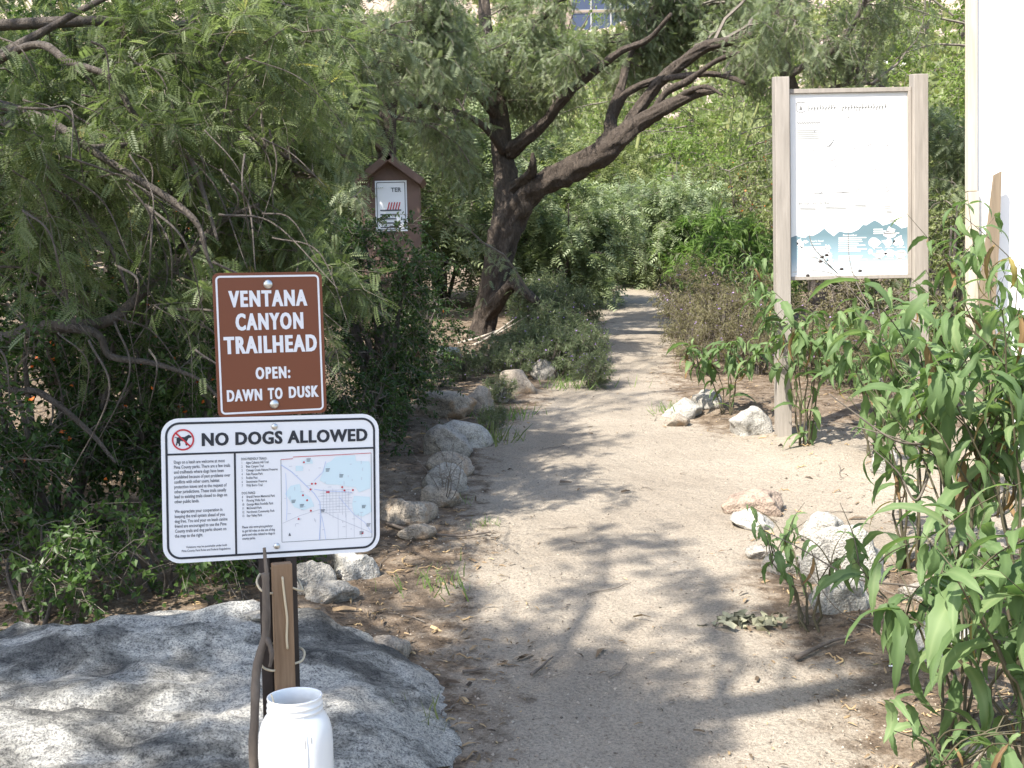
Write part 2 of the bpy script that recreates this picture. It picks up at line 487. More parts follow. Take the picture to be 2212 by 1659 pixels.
def tubes(P, R, sides=3):
    """batch: P (n,m,3), R (n,m) -> one geometry"""
    n, m, _ = P.shape
    T = nrm(np.gradient(P, axis=1))
    ref = np.where(np.abs(T[..., 2:3]) < .9, np.array([0, 0, 1.0]), np.array([1.0, 0, 0]))
    N = nrm(np.cross(T, ref)); B = np.cross(T, N)
    th = np.linspace(0, 2 * np.pi, sides, endpoint=False)
    V = P[:, :, None] + R[:, :, None, None] * (np.cos(th)[None, None, :, None] * N[:, :, None] + np.sin(th)[None, None, :, None] * B[:, :, None])
    o = (np.arange(n) * m * sides)[:, None, None]; i = (np.arange(m - 1) * sides)[None, :, None]; j = np.arange(sides)[None, None, :]; k = (j + 1) % sides
    F = np.stack(np.broadcast_arrays(o + i + j, o + i + k, o + i + sides + k, o + i + sides + j), -1).reshape(-1, 4)
    return V.reshape(-1, 3), F

def leaves(tV, tF, pos, axis, normal, scale):
    axis = nrm(axis); X = nrm(np.cross(axis, normal)); Z = np.cross(X, axis)
    n = len(pos); k = len(tV)
    V = pos[:, None] + scale[:, None, None] * (tV[None, :, 0:1] * X[:, None] + tV[None, :, 1:2] * axis[:, None] + tV[None, :, 2:3] * Z[:, None])
    F = (tF[None] + (np.arange(n) * k)[:, None, None]).reshape(-1, tF.shape[1])
    return V.reshape(-1, 3), F

def compound(pairs, llen, wid, quad=True, ang=62):
    V = []; F = []
    for i in range(pairs):
        y = .14 + .86 * i / max(pairs - 1, 1); z = -.22 * y * y
        a = math.radians(ang)
        l = llen * (1 - .35 * abs(i / max(pairs - 1, 1) - .45))
        for s in (-1, 1):
            d = np.array([s * math.sin(a), math.cos(a), -.12]); w = np.array([math.cos(a) * -s, math.sin(a), 0]) * wid
            b = np.array([0, y, z]); k = len(V)
            if quad:
                V += [b, b + d * l * .5 + w, b + d * l, b + d * l * .5 - w]; F.append([k, k + 1, k + 2, k + 3])
            else:
                V += [b - w * .9, b + w * .9, b + d * l]; F.append([k, k + 1, k + 2])
    return np.array(V), np.array(F)

T_MESQ = compound(9, .24, .045, True)
T_MESQ_LO = compound(6, .30, .065, False)
T_MESQ_FAR = compound(4, .36, .10, False)
T_OVAL = (np.array([[0, 0, 0], [-.30, .42, .07], [0, 1, -.06], [.30, .42, .07]]), np.array([[0, 3, 2], [0, 2, 1]]))
T_LANCE = (np.array([[0, 0, 0], [-.10, .4, .03], [0, 1, -.22], [.10, .4, .03]]), np.array([[0, 3, 2], [0, 2, 1]]))

def rand_dir(r, n):
    return nrm(r.normal(size=(n, 3)))

def crown(r, skel, centers, crad, ntw, nleaf, tmpl, lscale, droop=.5, ldroop=.4, branch_r=.010, twig_r=.0022, tint_c=None, upbias=0.0, twig_pts=5):
    """grow branches from the skeleton to every clump centre, twigs round it, leaves on the twigs"""
    centers = np.asarray(centers, float); c = len(centers)
    K = np.concatenate([np.asarray(s) for s in skel])
    D = np.linalg.norm(centers[:, None] - K[None], axis=2) + np.clip(K[None, :, 2] - centers[:, None, 2], 0, None) * .8
    st = K[np.argmin(D, 1)]
    L = np.linalg.norm(centers - st, axis=1)[:, None]
    ctl = (st + centers) / 2 + np.array([0, 0, .18]) * L + r.normal(size=(c, 3)) * .12 * L
    t = np.linspace(0, 1, 7)[None, :, None]
    BP = (1 - t) ** 2 * st[:, None] + 2 * t * (1 - t) * ctl[:, None] + t ** 2 * centers[:, None]
    BP[:, 1:-1] += r.normal(size=(c, 5, 3)) * .03 * np.minimum(L[:, None], .6)
    BR = np.linspace(1, .3, 7)[None] * (branch_r * np.clip(.4 + L, .4, 1.8))
    wood_V, wood_F = tubes(BP, BR, 4)
    n = c * ntw
    ci = np.repeat(np.arange(c), ntw)
    s0 = r.uniform(.35, 1, n); kk = np.clip((s0 * 6).astype(int), 0, 5); fr = (s0 * 6 - kk)[:, None]
    start = BP[ci, kk] * (1 - fr) + BP[ci, kk + 1] * fr
    bd = nrm(BP[ci, -1] - BP[ci, 3])
    d = nrm(rand_dir(r, n) + .5 * bd + np.array([0, 0, upbias]))
    TL = (crad[ci] if np.ndim(crad) else crad) * r.uniform(.55, 1.25, n)
    g = np.array([0, 0, -1.0]) * droop
    s = np.linspace(0, 1, twig_pts)[None, :, None]
    TP = start[:, None] + TL[:, None, None] * (d[:, None] * s + g * s * s)
    TP[:, 1:] += r.normal(size=(n, twig_pts - 1, 3)) * .04 * TL[:, None, None]
    tw_V, tw_F = tubes(TP, np.linspace(1, .45, twig_pts)[None] * np.full((n, 1), twig_r), 3)
    wV = np.vstack([wood_V, tw_V]); wF = np.vstack([wood_F, tw_F + len(wood_V)])
    ti = np.repeat(np.arange(n), nleaf); ls = r.uniform(.08, 1, len(ti))
    pos = start[ti] + TL[ti][:, None] * (d[ti] * ls[:, None] + g * (ls ** 2)[:, None])
    tan = nrm(d[ti] + 2 * g * ls[:, None])
    side = nrm(np.cross(tan, rand_dir(r, len(ti))))
    ax = nrm(.45 * tan + side + np.array([0, 0, -ldroop]))
    no = nrm(np.array([0, 0, 1.0]) + .7 * rand_dir(r, len(ti)))
    sc = lscale * r.uniform(.65, 1.25, len(ti))
    lV, lF = leaves(tmpl[0], tmpl[1], pos, ax, no, sc)
    ct = r.uniform(-.25, .25, c) if tint_c is None else tint_c
    tt = np.clip(.45 + ct[ci[ti]] + r.normal(size=len(ti)) * .16, 0, 1)
    return (wV, wF), (lV, lF, np.repeat(tt, len(tmpl[0]))), pos

def make_tree(name, label, cat, base, limbs, centers, crad, ntw, nleaf, tmpl, lscale, leafmat, barkmat, group=None, r=None, ridge=.12, sides=14, trunk_name='trunk', skel_extra=None, twigmat=None, **kw):
    r = r or rng
    root = thing(name, label, cat, base, group)
    a = Acc(); skel = []
    for q, (P, R) in enumerate(limbs):
        n = max(6, len(P) * 7)
        PP, RR = smooth_path(P, n, R)
        V, F = tube(PP, RR, sides if RR.max() > .05 else 7, ridge if RR.max() > .02 else 0, q + 1)
        a.add(V, F); skel.append(PP)
    if limbs: a.part(trunk_name, barkmat, root, True)
    if skel_extra is not None: skel.append(np.asarray(skel_extra))
    (wV, wF), (lV, lF, lT), pos = crown(r, skel, centers, crad, ntw, nleaf, tmpl, lscale, **kw)
    part('twigs', wV, [wF], twigmat or M['twig'], root, kind='stuff')
    part('crown' if cat == 'tree' else 'foliage', lV, [lF], leafmat, root, lT, kind='stuff')
    return root, pos

def ell(r, n, px, py, rx, ry, y0, y1):
    """clump centres: n points seen inside an ellipse, between two depths"""
    th = r.uniform(0, 2 * np.pi, n); q = np.sqrt(r.uniform(0, 1, n)); Y = r.uniform(y0, y1, n)
    return np.array([W(px + rx * q[i] * math.cos(th[i]), py + ry * q[i] * math.sin(th[i]), Y[i]) for i in range(n)])

def proj(C):
    d = np.asarray(C, float) - np.array([0, 0, EYE]); z = d @ F_
    return 1106 + FPX * (d @ R_) / z, 829.5 - FPX * (d @ U_) / z, d[..., 1]

def open_view(C, rects, r, keep=.0):
    """leave gaps in a crown: (x0, x1, y0, y1, nearer than depth)"""
    x, y, Y = proj(C); ok = np.ones(len(C), bool)
    for x0, x1, y0, y1, dep in rects:
        ok &= ~((x > x0) & (x < x1) & (y > y0) & (y < y1) & (Y < dep) & (r.uniform(0, 1, len(C)) >= keep))
    return C[ok]

def WP(L):
    return np.array([W(*p) for p in L])

# ------------------------------------------------------------------ ground
def build_ground():
    xs = np.concatenate([-np.geomspace(420, 8, 26), np.linspace(-7.6, -3.1, 34), np.arange(-3, 3.5, .05), np.linspace(3.55, 9, 36), np.geomspace(9.5, 420, 26)])
    yn = [1.2]
    while yn[-1] < 30: yn.append(yn[-1] + max(.035, yn[-1] * .0105))
    ys = np.concatenate([[-400, -250, -150, -90, -60, -45, -35, -25, -18, -12, -8, -5, -3, -1.5, -.5, .3, .8], yn, np.linspace(31, 270, 130), np.geomspace(280, 900, 14)])
    X, Y = np.meshgrid(xs, ys); Z = H(X, Y)
    V = np.stack([X, Y, Z], -1).reshape(-1, 3); nx = len(xs); ny = len(ys)
    i = np.arange(ny - 1)[:, None] * nx; j = np.arange(nx - 1)[None]
    F = np.stack([i + j, i + j + 1, i + nx + j + 1, i + nx + j], -1).reshape(-1, 4)
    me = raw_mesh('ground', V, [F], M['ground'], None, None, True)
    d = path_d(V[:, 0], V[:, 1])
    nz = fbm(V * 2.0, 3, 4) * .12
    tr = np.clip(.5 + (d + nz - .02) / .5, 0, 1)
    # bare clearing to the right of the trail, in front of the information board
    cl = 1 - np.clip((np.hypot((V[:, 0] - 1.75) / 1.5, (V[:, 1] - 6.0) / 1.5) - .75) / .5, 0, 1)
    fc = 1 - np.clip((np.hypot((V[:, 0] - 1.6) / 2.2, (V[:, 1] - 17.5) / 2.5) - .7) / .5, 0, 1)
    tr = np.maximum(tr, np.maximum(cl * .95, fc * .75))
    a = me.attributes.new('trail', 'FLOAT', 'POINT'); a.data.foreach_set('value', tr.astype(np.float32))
    hl = np.clip((V[:, 1] - 24) / 8, 0, 1)
    a = me.attributes.new('hill', 'FLOAT', 'POINT'); a.data.foreach_set('value', hl.astype(np.float32))
    tag(link('ground', me), kind='structure')
build_ground()


# ------------------------------------------------------------------ far structure: house, low wall, hillside scrub
def house():
    Y = 110.0
    a = W(1235, 72, Y); b = W(1405, 72, Y)
    x0, x1, zb = a[0], b[0], a[2]
    zg = min(Hs(x0 - 2, Y), Hs(x1 + 8, Y)) - 1.5
    root = thing('hillside_house', 'flat roofed house with blue tinted window bands high on the hillside', 'house', ((x0 + x1) / 2, Y + 3, zg))
    # wall built round the glass bands: below, between, above and at both ends
    A = Acc()
    wx0, wx1 = x0 - 3, x1 + 7
    zt = zb + 6.5
    def slab(xa, xb, za, zc, y0=Y, y1=Y + .4):
        A.add(*box_geo(((xa + xb) / 2, (y0 + y1) / 2, (za + zc) / 2), (xb - xa) / 2, (y1 - y0) / 2, (zc - za) / 2))
    slab(wx0, wx1, zg, zb - .12); slab(wx0, x0, zb - .12, zt); slab(x1, wx1, zb - .12, zt); slab(x0, x1, zb + 2.0, zb + 2.2)
    slab(x0, x1, zb + 4.0, zt); slab(wx0, wx1, zg, zt, Y + 6, Y + 6.4)
    slab(wx0, wx0 + .4, zg, zt, Y + .4, Y + 6); slab(wx1 - .4, wx1, zg, zt, Y + .4, Y + 6)
    A.part('wall', M['house_wall'], root)
    V, F = box_geo(((wx0 + wx1) / 2, Y + 3.1, zt + .17), (wx1 - wx0) / 2 + .5, 3.9, .17); part('roof', V, F, M['house_dark'], root)
    V, F = box_geo(((x0 + x1) / 2, Y - .15, zb - .06), (x1 - x0) / 2 + .6, .15, .06); part('ledge', V, F, M['white_paint'], root)
    n = 4
    for band in (0, 1):
        for k in range(n):
            xa = x0 + (x1 - x0) * k / n; xb = x0 + (x1 - x0) * (k + 1) / n
            za = zb + (0 if band == 0 else 2.2); zc = za + (2.0 if band == 0 else 1.8)
            fr = Acc()
            for (p, q, u, v) in ((xa, xa + .08, za, zc), (xb - .08, xb, za, zc), (xa + .08, xb - .08, za, za + .08), (xa + .08, xb - .08, zc - .08, zc)):
                fr.add(*box_geo(((p + q) / 2, Y + .1, (u + v) / 2), (q - p) / 2, .06, (v - u) / 2))
            w = fr.part('window', M['house_dark'], root)
            V, F = box_geo(((xa + xb) / 2, Y + .12, (za + zc) / 2), (xb - xa) / 2 - .08, .02, (zc - za) / 2 - .08)
            part('pane', V, F, M['glass'], w)
house()

def low_wall(pxs, label, hgt, thick=.25, back=0.0):
    pts = [G(px, py) for px, py in pxs]
    V = []; F = []
    for p in pts:
        for dy in (0, thick):
            for z in (-.6, hgt): V.append((p[0], p[1] + dy, p[2] + z))
    n = len(pts)
    for i in range(n - 1):
        a = 4 * i; b = a + 4
        F += [(a, b, b + 1, a + 1), (a + 2, a + 3, b + 3, b + 2), (a + 1, b + 1, b + 3, a + 3)]
    F += [(0, 1, 3, 2), (4 * n - 4, 4 * n - 2, 4 * n - 1, 4 * n - 3)]
    o = part('low_wall', V, [np.array(F)], M['white_paint'])
    tag(o, label, 'wall')
low_wall([(1450, 445), (1500, 441), (1560, 438), (1640, 434)], 'low white wall on the slope behind the arching tree limb', .32)
low_wall([(1890, 150), (1960, 150), (2040, 148)], 'pale low wall high on the hillside above the information board', .5)

def saguaro(px, py, hgt, arms, label):
    p = G(px, py); root = thing('saguaro_cactus', label, 'cactus', p)
    m = M['sag']
    P = np.array([[p[0], p[1], p[2] - .2], [p[0] + .02, p[1], p[2] + hgt * .5], [p[0], p[1], p[2] + hgt * .93], [p[0], p[1], p[2] + hgt]])
    V, F = tube(*smooth_path(P, 20, np.array([.2, .23, .19, .03]) * hgt / 4), 12, .05, 3); part('stem', V, F, m, root, smooth=True)
    for (s, z0, z1) in arms:
        q = p + np.array([0, 0, hgt * z0])
        P = np.array([q, q + [s * .13 * hgt, 0, .02 * hgt], q + [s * .17 * hgt, 0, .1 * hgt], q + [s * .175 * hgt, 0, (z1 - z0) * hgt]])
        V, F = tube(*smooth_path(P, 14, np.array([.12, .13, .13, .04]) * hgt / 4), 10, .05, 4); part('arm', V, F, m, root, smooth=True)
M['sag'] = plain('saguaro_skin', (.14, .17, .08), .8)
saguaro(1612, 300, 1.9, [(1, .4, .8)], 'small saguaro cactus on the slope beside the information board post')
saguaro(1668, 150, 3.0, [(-1, .45, .85), (1, .35, .7)], 'distant saguaro cactus with two arms high on the hillside')

def hill_scrub():
    r = np.random.default_rng(21)
    P = []; S_ = []
    for k in range(5200):
        y = 27 + 163 * r.uniform() ** 1.25; x = r.uniform(-.62, .62) * y
        if abs(y - 110) < 10 and 2 < x < 20: continue
        P.append((x, y)); S_.append(r.uniform(.35, 1.15) * (1 + y / 120))
    P = np.array(P); S_ = np.array(S_); Z = H(P[:, 0], P[:, 1])
    nl = 30; n = len(P)
    c = np.repeat(np.column_stack([P, Z]), nl, 0); s = np.repeat(S_, nl)
    d = rand_dir(r, n * nl); d[:, 2] = np.abs(d[:, 2])
    pos = c + d * s[:, None] * r.uniform(.4, 1, (n * nl, 1)) * np.array([1, 1, .85])
    V, F = leaves(T_OVAL[0] * np.array([1.2, 1, 1]), T_OVAL[1], pos, rand_dir(r, n * nl), rand_dir(r, n * nl), s * .42)
    tint = np.clip(np.repeat(np.repeat(r.uniform(.2, .8, n), nl) + r.normal(size=n * nl) * .12, 4), 0, 1)
    part('hillside_scrub', V, [F], M['olive'], None, tint, kind='stuff')
hill_scrub()

def hill_rocks():
    r = np.random.default_rng(5); A = Acc()
    bm = bmesh.new(); bmesh.ops.create_icosphere(bm, subdivisions=2, radius=1)
    v0 = np.array([v.co[:] for v in bm.verts]); f0 = np.array([[v.index for v in f.verts] for f in bm.faces]); bm.free()
    for k in range(420):
        y = r.uniform(28, 180); x = r.uniform(-.1, .6) * y
        s = r.uniform(.12, .36) * (1 + y / 120)
        A.add(v0 * (1 + .35 * vnoise(v0 * 1.6 + k * 3.1, k))[:, None] * s * np.array([1.2, 1, .7]) + [x, y, Hs(x, y) + s * .1], [f0])
    A.part('hillside_rubble', M['hillrock'], None, kind='stuff')
M['hillrock'] = rock_mat('hillside_rock', (.42, .35, .30), (.34, .28, .235), (.52, .45, .40), 3)
hill_rocks()

# ------------------------------------------------------------------ shrubs grown from the ground
def shrub(name, label, cat, base, rx, rz, ncl, ntw, nleaf, tmpl, lscale, mat, group=None, r=None, crad=.3, ry=None, stems=5, low=.12, barkmat=None, flowers=None, **kw):
    r = r or rng; base = np.asarray(base, float); ry = ry or rx
    u = rand_dir(r, ncl) * (r.uniform(.25, 1, (ncl, 1)) ** .6)
    c = np.column_stack([u[:, 0] * rx, u[:, 1] * ry, rz * (.5 + low / 2) + u[:, 2] * rz * (.5 - low / 2)]) + base
    limbs = []
    for k in range(stems):
        a = r.uniform(0, 2 * np.pi); q = r.uniform(.2, .65)
        e = base + [math.cos(a) * rx * q, math.sin(a) * ry * q, rz * r.uniform(.5, .85)]
        m = (base + e) / 2 + r.normal(size=3) * rx * .08
        limbs.append((np.array([base + [math.cos(a) * .03, math.sin(a) * .03, -.06], m, e]), np.array([.02, .014, .005]) * min(1.6, max(.5, rz))))
    root, pos = make_tree(name, label, cat, base, limbs, c, crad, ntw, nleaf, tmpl, lscale, mat, barkmat or M['bark_grey'], group, r, trunk_name='stems', **kw)
    if flowers:
        n, mname, size, pname = flowers
        k = r.choice(len(pos), min(n, len(pos)), False)
        q = pos[k] + rand_dir(r, len(k)) * .02
        A = Acc()
        V, F = leaves(T_OVAL[0] * np.array([1.6, 1, 1]), T_OVAL[1], q, rand_dir(r, len(k)), rand_dir(r, len(k)), np.full(len(k), size)); A.add(V, [F])
        V, F = leaves(T_OVAL[0] * np.array([1.6, 1, 1]), T_OVAL[1], q, rand_dir(r, len(k)), rand_dir(r, len(k)), np.full(len(k), size)); A.add(V, [F])
        A.part(pname, M[mname], root, kind='stuff')
    return root

def GY(px, Y):
    """ground point seen in column px at depth Y"""
    X = W(px, 700, Y)[0]
    return np.array([X, Y, Hs(X, Y)])

def R(k): return np.random.default_rng(k)

# ------------------------------------------------------------------ the old mesquite beside the trail
def big_mesquite():
    r = R(11); px = 12.5 / 2400
    T = lambda L: (WP([(a, b, c) for a, b, c, w in L]), np.array([w * px * .84 for *_, w in L]))
    limbs = [
        T([(1036, 752, 12.5, 40), (1044, 700, 12.5, 28), (1066, 620, 12.5, 31), (1082, 540, 12.5, 38), (1098, 465, 12.5, 40), (1095, 400, 12.6, 30), (1086, 340, 12.7, 27), (1078, 260, 12.8, 24), (1062, 160, 13, 20), (1046, 20, 13.2, 15), (1040, -120, 13.4, 9)]),
        T([(1080, 540, 12.5, 30), (1105, 470, 12.45, 35), (1150, 414, 12.3, 32), (1195, 386, 12.1, 30), (1240, 366, 12.0, 29), (1300, 332, 11.8, 28), (1338, 300, 11.7, 24), (1380, 268, 11.6, 19), (1440, 232, 11.4, 15), (1500, 205, 11.2, 10), (1545, 196, 11.1, 5)]),
        T([(1100, 330, 12.6, 20), (1135, 300, 12.4, 16), (1180, 262, 12.2, 13), (1212, 218, 12, 12), (1270, 165, 11.8, 10), (1340, 112, 11.5, 8), (1400, 85, 11.3, 6), (1450, 30, 11, 4)]),
        T([(1300, 330, 11.8, 24), (1318, 290, 11.9, 18), (1322, 252, 12.0, 15), (1345, 180, 12.2, 10), (1360, 120, 12.4, 8), (1395, 60, 12.6, 5)]),
        T([(1322, 252, 12.0, 12), (1350, 205, 11.9, 9), (1400, 178, 11.7, 8), (1450, 168, 11.5, 7), (1520, 160, 11.3, 7), (1570, 165, 11.2, 6), (1610, 180, 11.0, 4)]),
        T([(1345, 290, 11.7, 16), (1395, 215, 11.7, 14), (1430, 172, 11.6, 13), (1480, 130, 11.5, 13), (1530, 98, 11.3, 12), (1580, 88, 11.1, 9), (1640, 70, 10.9, 6), (1720, 40, 10.6, 4)]),
        T([(1400, 255, 11.6, 10), (1440, 200, 11.5, 8), (1490, 172, 11.3, 8), (1550, 130, 11.1, 6), (1610, 110, 10.9, 4)]),
        T([(1440, 232, 11.4, 9), (1470, 208, 11.3, 8), (1500, 192, 11.1, 6), (1530, 188, 11.0, 5), (1560, 205, 10.9, 3)]),
        T([(1095, 420, 12.6, 16), (1125, 395, 12.3, 14), (1148, 372, 12.1, 12), (1152, 352, 12.0, 9), (1150, 330, 11.95, 3)]),
        T([(1046, 690, 12.5, 22), (1085, 640, 12.2, 16), (1110, 612, 12.0, 14), (1130, 628, 11.8, 12), (1160, 652, 11.5, 9)]),
        T([(1060, 160, 13, 12), (1150, 60, 12.6, 9), (1240, -20, 12.2, 7), (1350, -60, 11.6, 5)]),
        T([(1078, 260, 12.8, 12), (1000, 160, 12.2, 9), (920, 90, 11.6, 8), (850, 60, 11, 6), (780, 60, 10.5, 4)]),
        T([(1090, 330, 12.6, 10), (1040, 270, 12.0, 8), (980, 240, 11.4, 6), (900, 230, 10.8, 5), (850, 260, 10.4, 3)]),
    ]
    C = np.vstack([
        ell(r, 34, 890, 150, 150, 160, 10.6, 12.8), ell(r, 22, 950, 320, 70, 80, 10.4, 11.6), ell(r, 12, 950, 430, 35, 50, 10.4, 11.4),
        ell(r, 34, 1130, 90, 130, 100, 11.4, 13.4), ell(r, 12, 1200, 215, 70, 50, 13.0, 14.2), ell(r, 30, 1380, 0, 220, 45, 11.8, 13.2), ell(r, 20, 1420, 110, 160, 60, 12.6, 13.8), ell(r, 16, 1600, 50, 160, 50, 12.6, 13.8),
        ell(r, 18, 1600, 20, 180, 40, 12, 13.2), ell(r, 5, 1660, 140, 50, 40, 12, 13), ell(r, 6, 1700, 60, 80, 50, 10, 11), ell(r, 7, 1300, 120, 80, 40, 12.4, 13.4)])
    # crown continues above the frame
    C = open_view(C, [(1215, 1420, -10, 85, 14), (770, 980, 260, 560, 11.6), (1030, 1120, 300, 700, 12.4)], r, .15)
    C = np.vstack([C, ell(r, 26, 1180, -220, 450, 140, 11.5, 14)])
    make_tree('mesquite_tree', 'old mesquite with dark furrowed trunk and one thick limb arching over the trail', 'tree', W(1040, 740, 12.5), limbs, C,   .33, 15, 15, T_MESQ_LO, .082, M['mesq_pale'], M['bark'], r=r, sides=30, ridge=.26, droop=.6, ldroop=.35, branch_r=.012, twig_r=.0028)
big_mesquite()

def arch_branch_tree():
    # second, thinner mesquite whose grey limb leans in over the information board
    r = R(12); px = 10.0 / 2400
    T = lambda L: (WP([(a, b, c) for a, b, c, w in L]), np.array([w * px for *_, w in L]))
    base = GY(1770, 13.0)
    limbs = [(np.vstack([base - [0, 0, .1], W(1755, 420, 12.8), W(1725, 250, 12.4), W(1700, 160, 12.0), W(1690, 90, 11.8), W(1680, -40, 11.5)]), np.array([.11, .10, .09, .075, .05, .03])),
        T([(1700, 165, 12.0, 12), (1760, 130, 11.8, 10), (1810, 100, 11.6, 8), (1850, 40, 11.4, 6), (1880, -20, 11.2, 4)]),
        T([(1730, 240, 12.4, 12), (1780, 200, 12.2, 6), (1840, 180, 12, 5), (1900, 185, 11.8, 3), (1950, 210, 11.6, 2)])]
    C = np.vstack([ell(r, 11, 1770, 60, 120, 60, 11, 12.4), ell(r, 3, 1690, 200, 50, 50, 12, 12.8), ell(r, 8, 1860, 150, 110, 40, 11.4, 12.4), ell(r, 10, 1900, 40, 120, 50, 11.4, 13), ell(r, 3, 1680, 300, 25, 50, 11.3, 12), ell(r, 24, 1800, -160, 250, 120, 10.5, 13)])
    make_tree('mesquite_tree', 'thin grey mesquite leaning behind the left post of the information board', 'tree', base, limbs, C, .32, 11, 12, T_MESQ_LO, .08, M['mesq_pale'], M['bark_grey'], r=r, droop=.55, ldroop=.35, branch_r=.011, twig_r=.0028)
arch_branch_tree()

def near_mesquite():
    r = R(13); px = 4.6 / 2400
    T = lambda L: (WP([(a, b, c) for a, b, c, w in L]), np.array([w * px for *_, w in L]))
    base = GY(-330, 5.2)
    b0 = base + [0, 0, 0]
    trunk = (np.vstack([b0 - [0, 0, .15], b0 + [.1, 0, .7], W(-260, 640, 5.0), W(-190, 400, 4.9), W(-150, 200, 4.9), W(-120, 60, 4.9), W(-60, -200, 5.0)]), np.array([.16, .13, .10, .08, .065, .05, .035]))
    limbs = [trunk,
        T([(-250, 720, 5.0, 40), (-120, 745, 4.9, 22), (0, 735, 4.8, 17), (80, 708, 4.8, 16), (150, 702, 4.8, 14), (240, 690, 4.8, 12), (330, 610, 4.9, 11), (420, 540, 5.0, 9), (470, 480, 5.0, 6), (560, 440, 5.0, 4)]),
        T([(130, 704, 4.8, 12), (210, 722, 4.7, 9), (240, 770, 4.7, 8), (330, 785, 4.6, 6), (430, 820, 4.6, 4), (480, 870, 4.6, 2)]),
        T([(-150, 200, 4.9, 16), (-20, 130, 4.8, 11), (90, 70, 4.8, 9), (180, 20, 4.8, 7), (280, -30, 4.8, 5)]),
        T([(-150, 215, 4.9, 13), (60, 100, 4.6, 9), (150, 135, 4.5, 8), (240, 170, 4.5, 7), (300, 260, 4.5, 6), (400, 330, 4.5, 6), (440, 420, 4.5, 5), (470, 520, 4.4, 3)]),
        T([(-150, 190, 4.9, 13), (80, 250, 4.5, 9), (190, 320, 4.4, 8), (270, 370, 4.4, 7), (380, 440, 4.4, 8), (430, 490, 4.4, 6), (450, 560, 4.4, 4), (490, 640, 4.4, 2)]),
        T([(-100, 300, 4.9, 14), (40, 330, 4.6, 10), (120, 400, 4.5, 7), (230, 520, 4.5, 5), (280, 640, 4.5, 3)]),
        T([(-100, 280, 4.9, 14), (0, 260, 4.6, 10), (70, 330, 4.5, 8), (130, 470, 4.5, 5), (135, 560, 4.5, 4), (150, 680, 4.5, 2)]),
        T([(-150, 420, 4.9, 12), (-20, 800, 4.7, 8), (90, 850, 4.6, 7), (190, 930, 4.6, 6), (250, 1000, 4.6, 3)]),
        T([(-110, 60, 4.9, 14), (200, 45, 5.0, 12), (330, 60, 5.2, 10), (460, 30, 5.4, 7), (560, -30, 5.6, 4)]),
        T([(190, 320, 4.4, 7), (320, 310, 4.7, 6), (450, 300, 5.0, 6), (580, 320, 5.2, 5), (680, 380, 5.3, 3)]),
    ]
    # bare thin branches crossing the dark shade
    for k in range(85):
        x = r.uniform(-80, 600); y = r.uniform(60, 760); Y = r.uniform(4.1, 4.9); a = r.uniform(.15, 1.5); L = r.uniform(120, 330)
        P = [(x, y, Y), (x + L * .4 * math.cos(a) + r.normal() * 14, y + L * .4 * math.sin(a) + r.normal() * 14, Y + r.normal() * .1), (x + L * math.cos(a + .3) + r.normal() * 14, y + L * math.sin(a + .3), Y + r.normal() * .1)]
        limbs.append((WP(P), np.array([.0045, .0032, .0014]) * r.uniform(.6, 1.4)))
    C = np.vstack([ell(r, 50, 330, 110, 440, 180, 4.4, 6.6), ell(r, 33, 540, 260, 180, 220, 4.8, 6.6), ell(r, 13, 600, 460, 80, 90, 5.0, 5.8),
        ell(r, 20, 120, 330, 220, 170, 4.2, 5.8), ell(r, 5, 250, 620, 200, 60, 4.2, 5.0), ell(r, 4, 430, 650, 60, 90, 4.3, 4.8), ell(r, 3, 690, 640, 30, 80, 4.7, 5.2)])
    C = open_view(C, [(700, 1000, 240, 420, 9), (790, 1000, 420, 640, 9), (0, 420, 560, 1300, 9)], r, .25)
    ct = r.uniform(-.3, .3, len(C))
    make_tree('mesquite_tree', 'spreading mesquite with bare grey branches hanging over the dark thicket and signs', 'tree', base, limbs, C, .31, 12, 15, T_MESQ, .078, M['mesq'], M['bark_grey'], r=r, droop=.5, ldroop=.25, branch_r=.006, twig_r=.0016, tint_c=ct, sides=12)
near_mesquite()

def back_mesquite():
    r = R(14); px = 8.0 / 2400
    T = lambda L: (WP([(a, b, c) for a, b, c, w in L]), np.array([w * px for *_, w in L]))
    base = GY(850, 9.9)
    limbs = [(np.vstack([base - [0, 0, .1], W(845, 500, 9.9), W(835, 300, 9.9), W(850, 180, 10), W(900, 60, 10), W(940, -100, 10)]), np.array([.12, .10, .085, .07, .06, .04])),
        T([(838, 340, 9.9, 16), (760, 220, 9.6, 10), (700, 120, 9.2, 8), (640, 40, 8.8, 5)]),
        T([(845, 200, 10, 14), (790, 80, 10, 10), (740, -60, 10, 6)])]
    C = np.vstack([ell(r, 32, 720, 120, 190, 170, 8.2, 10), ell(r, 14, 760, 330, 110, 120, 8.6, 10), ell(r, 16, 560, 60, 200, 120, 8.4, 10), ell(r, 4, 750, -130, 300, 60, 9, 11), ell(r, 18, 930, 60, 100, 100, 9.6, 10.4)])
    C = open_view(C, [(755, 1000, 250, 600, 9.9)], r, .1)
    make_tree('mesquite_tree', 'shaded mesquite with a dark trunk standing behind the brown trail register box', 'tree', base, limbs, C, .36, 11, 14, T_MESQ_LO, .09, M['mesq_pale'], M['bark'], r=r, droop=.7, ldroop=.6, branch_r=.011, twig_r=.0025)
back_mesquite()

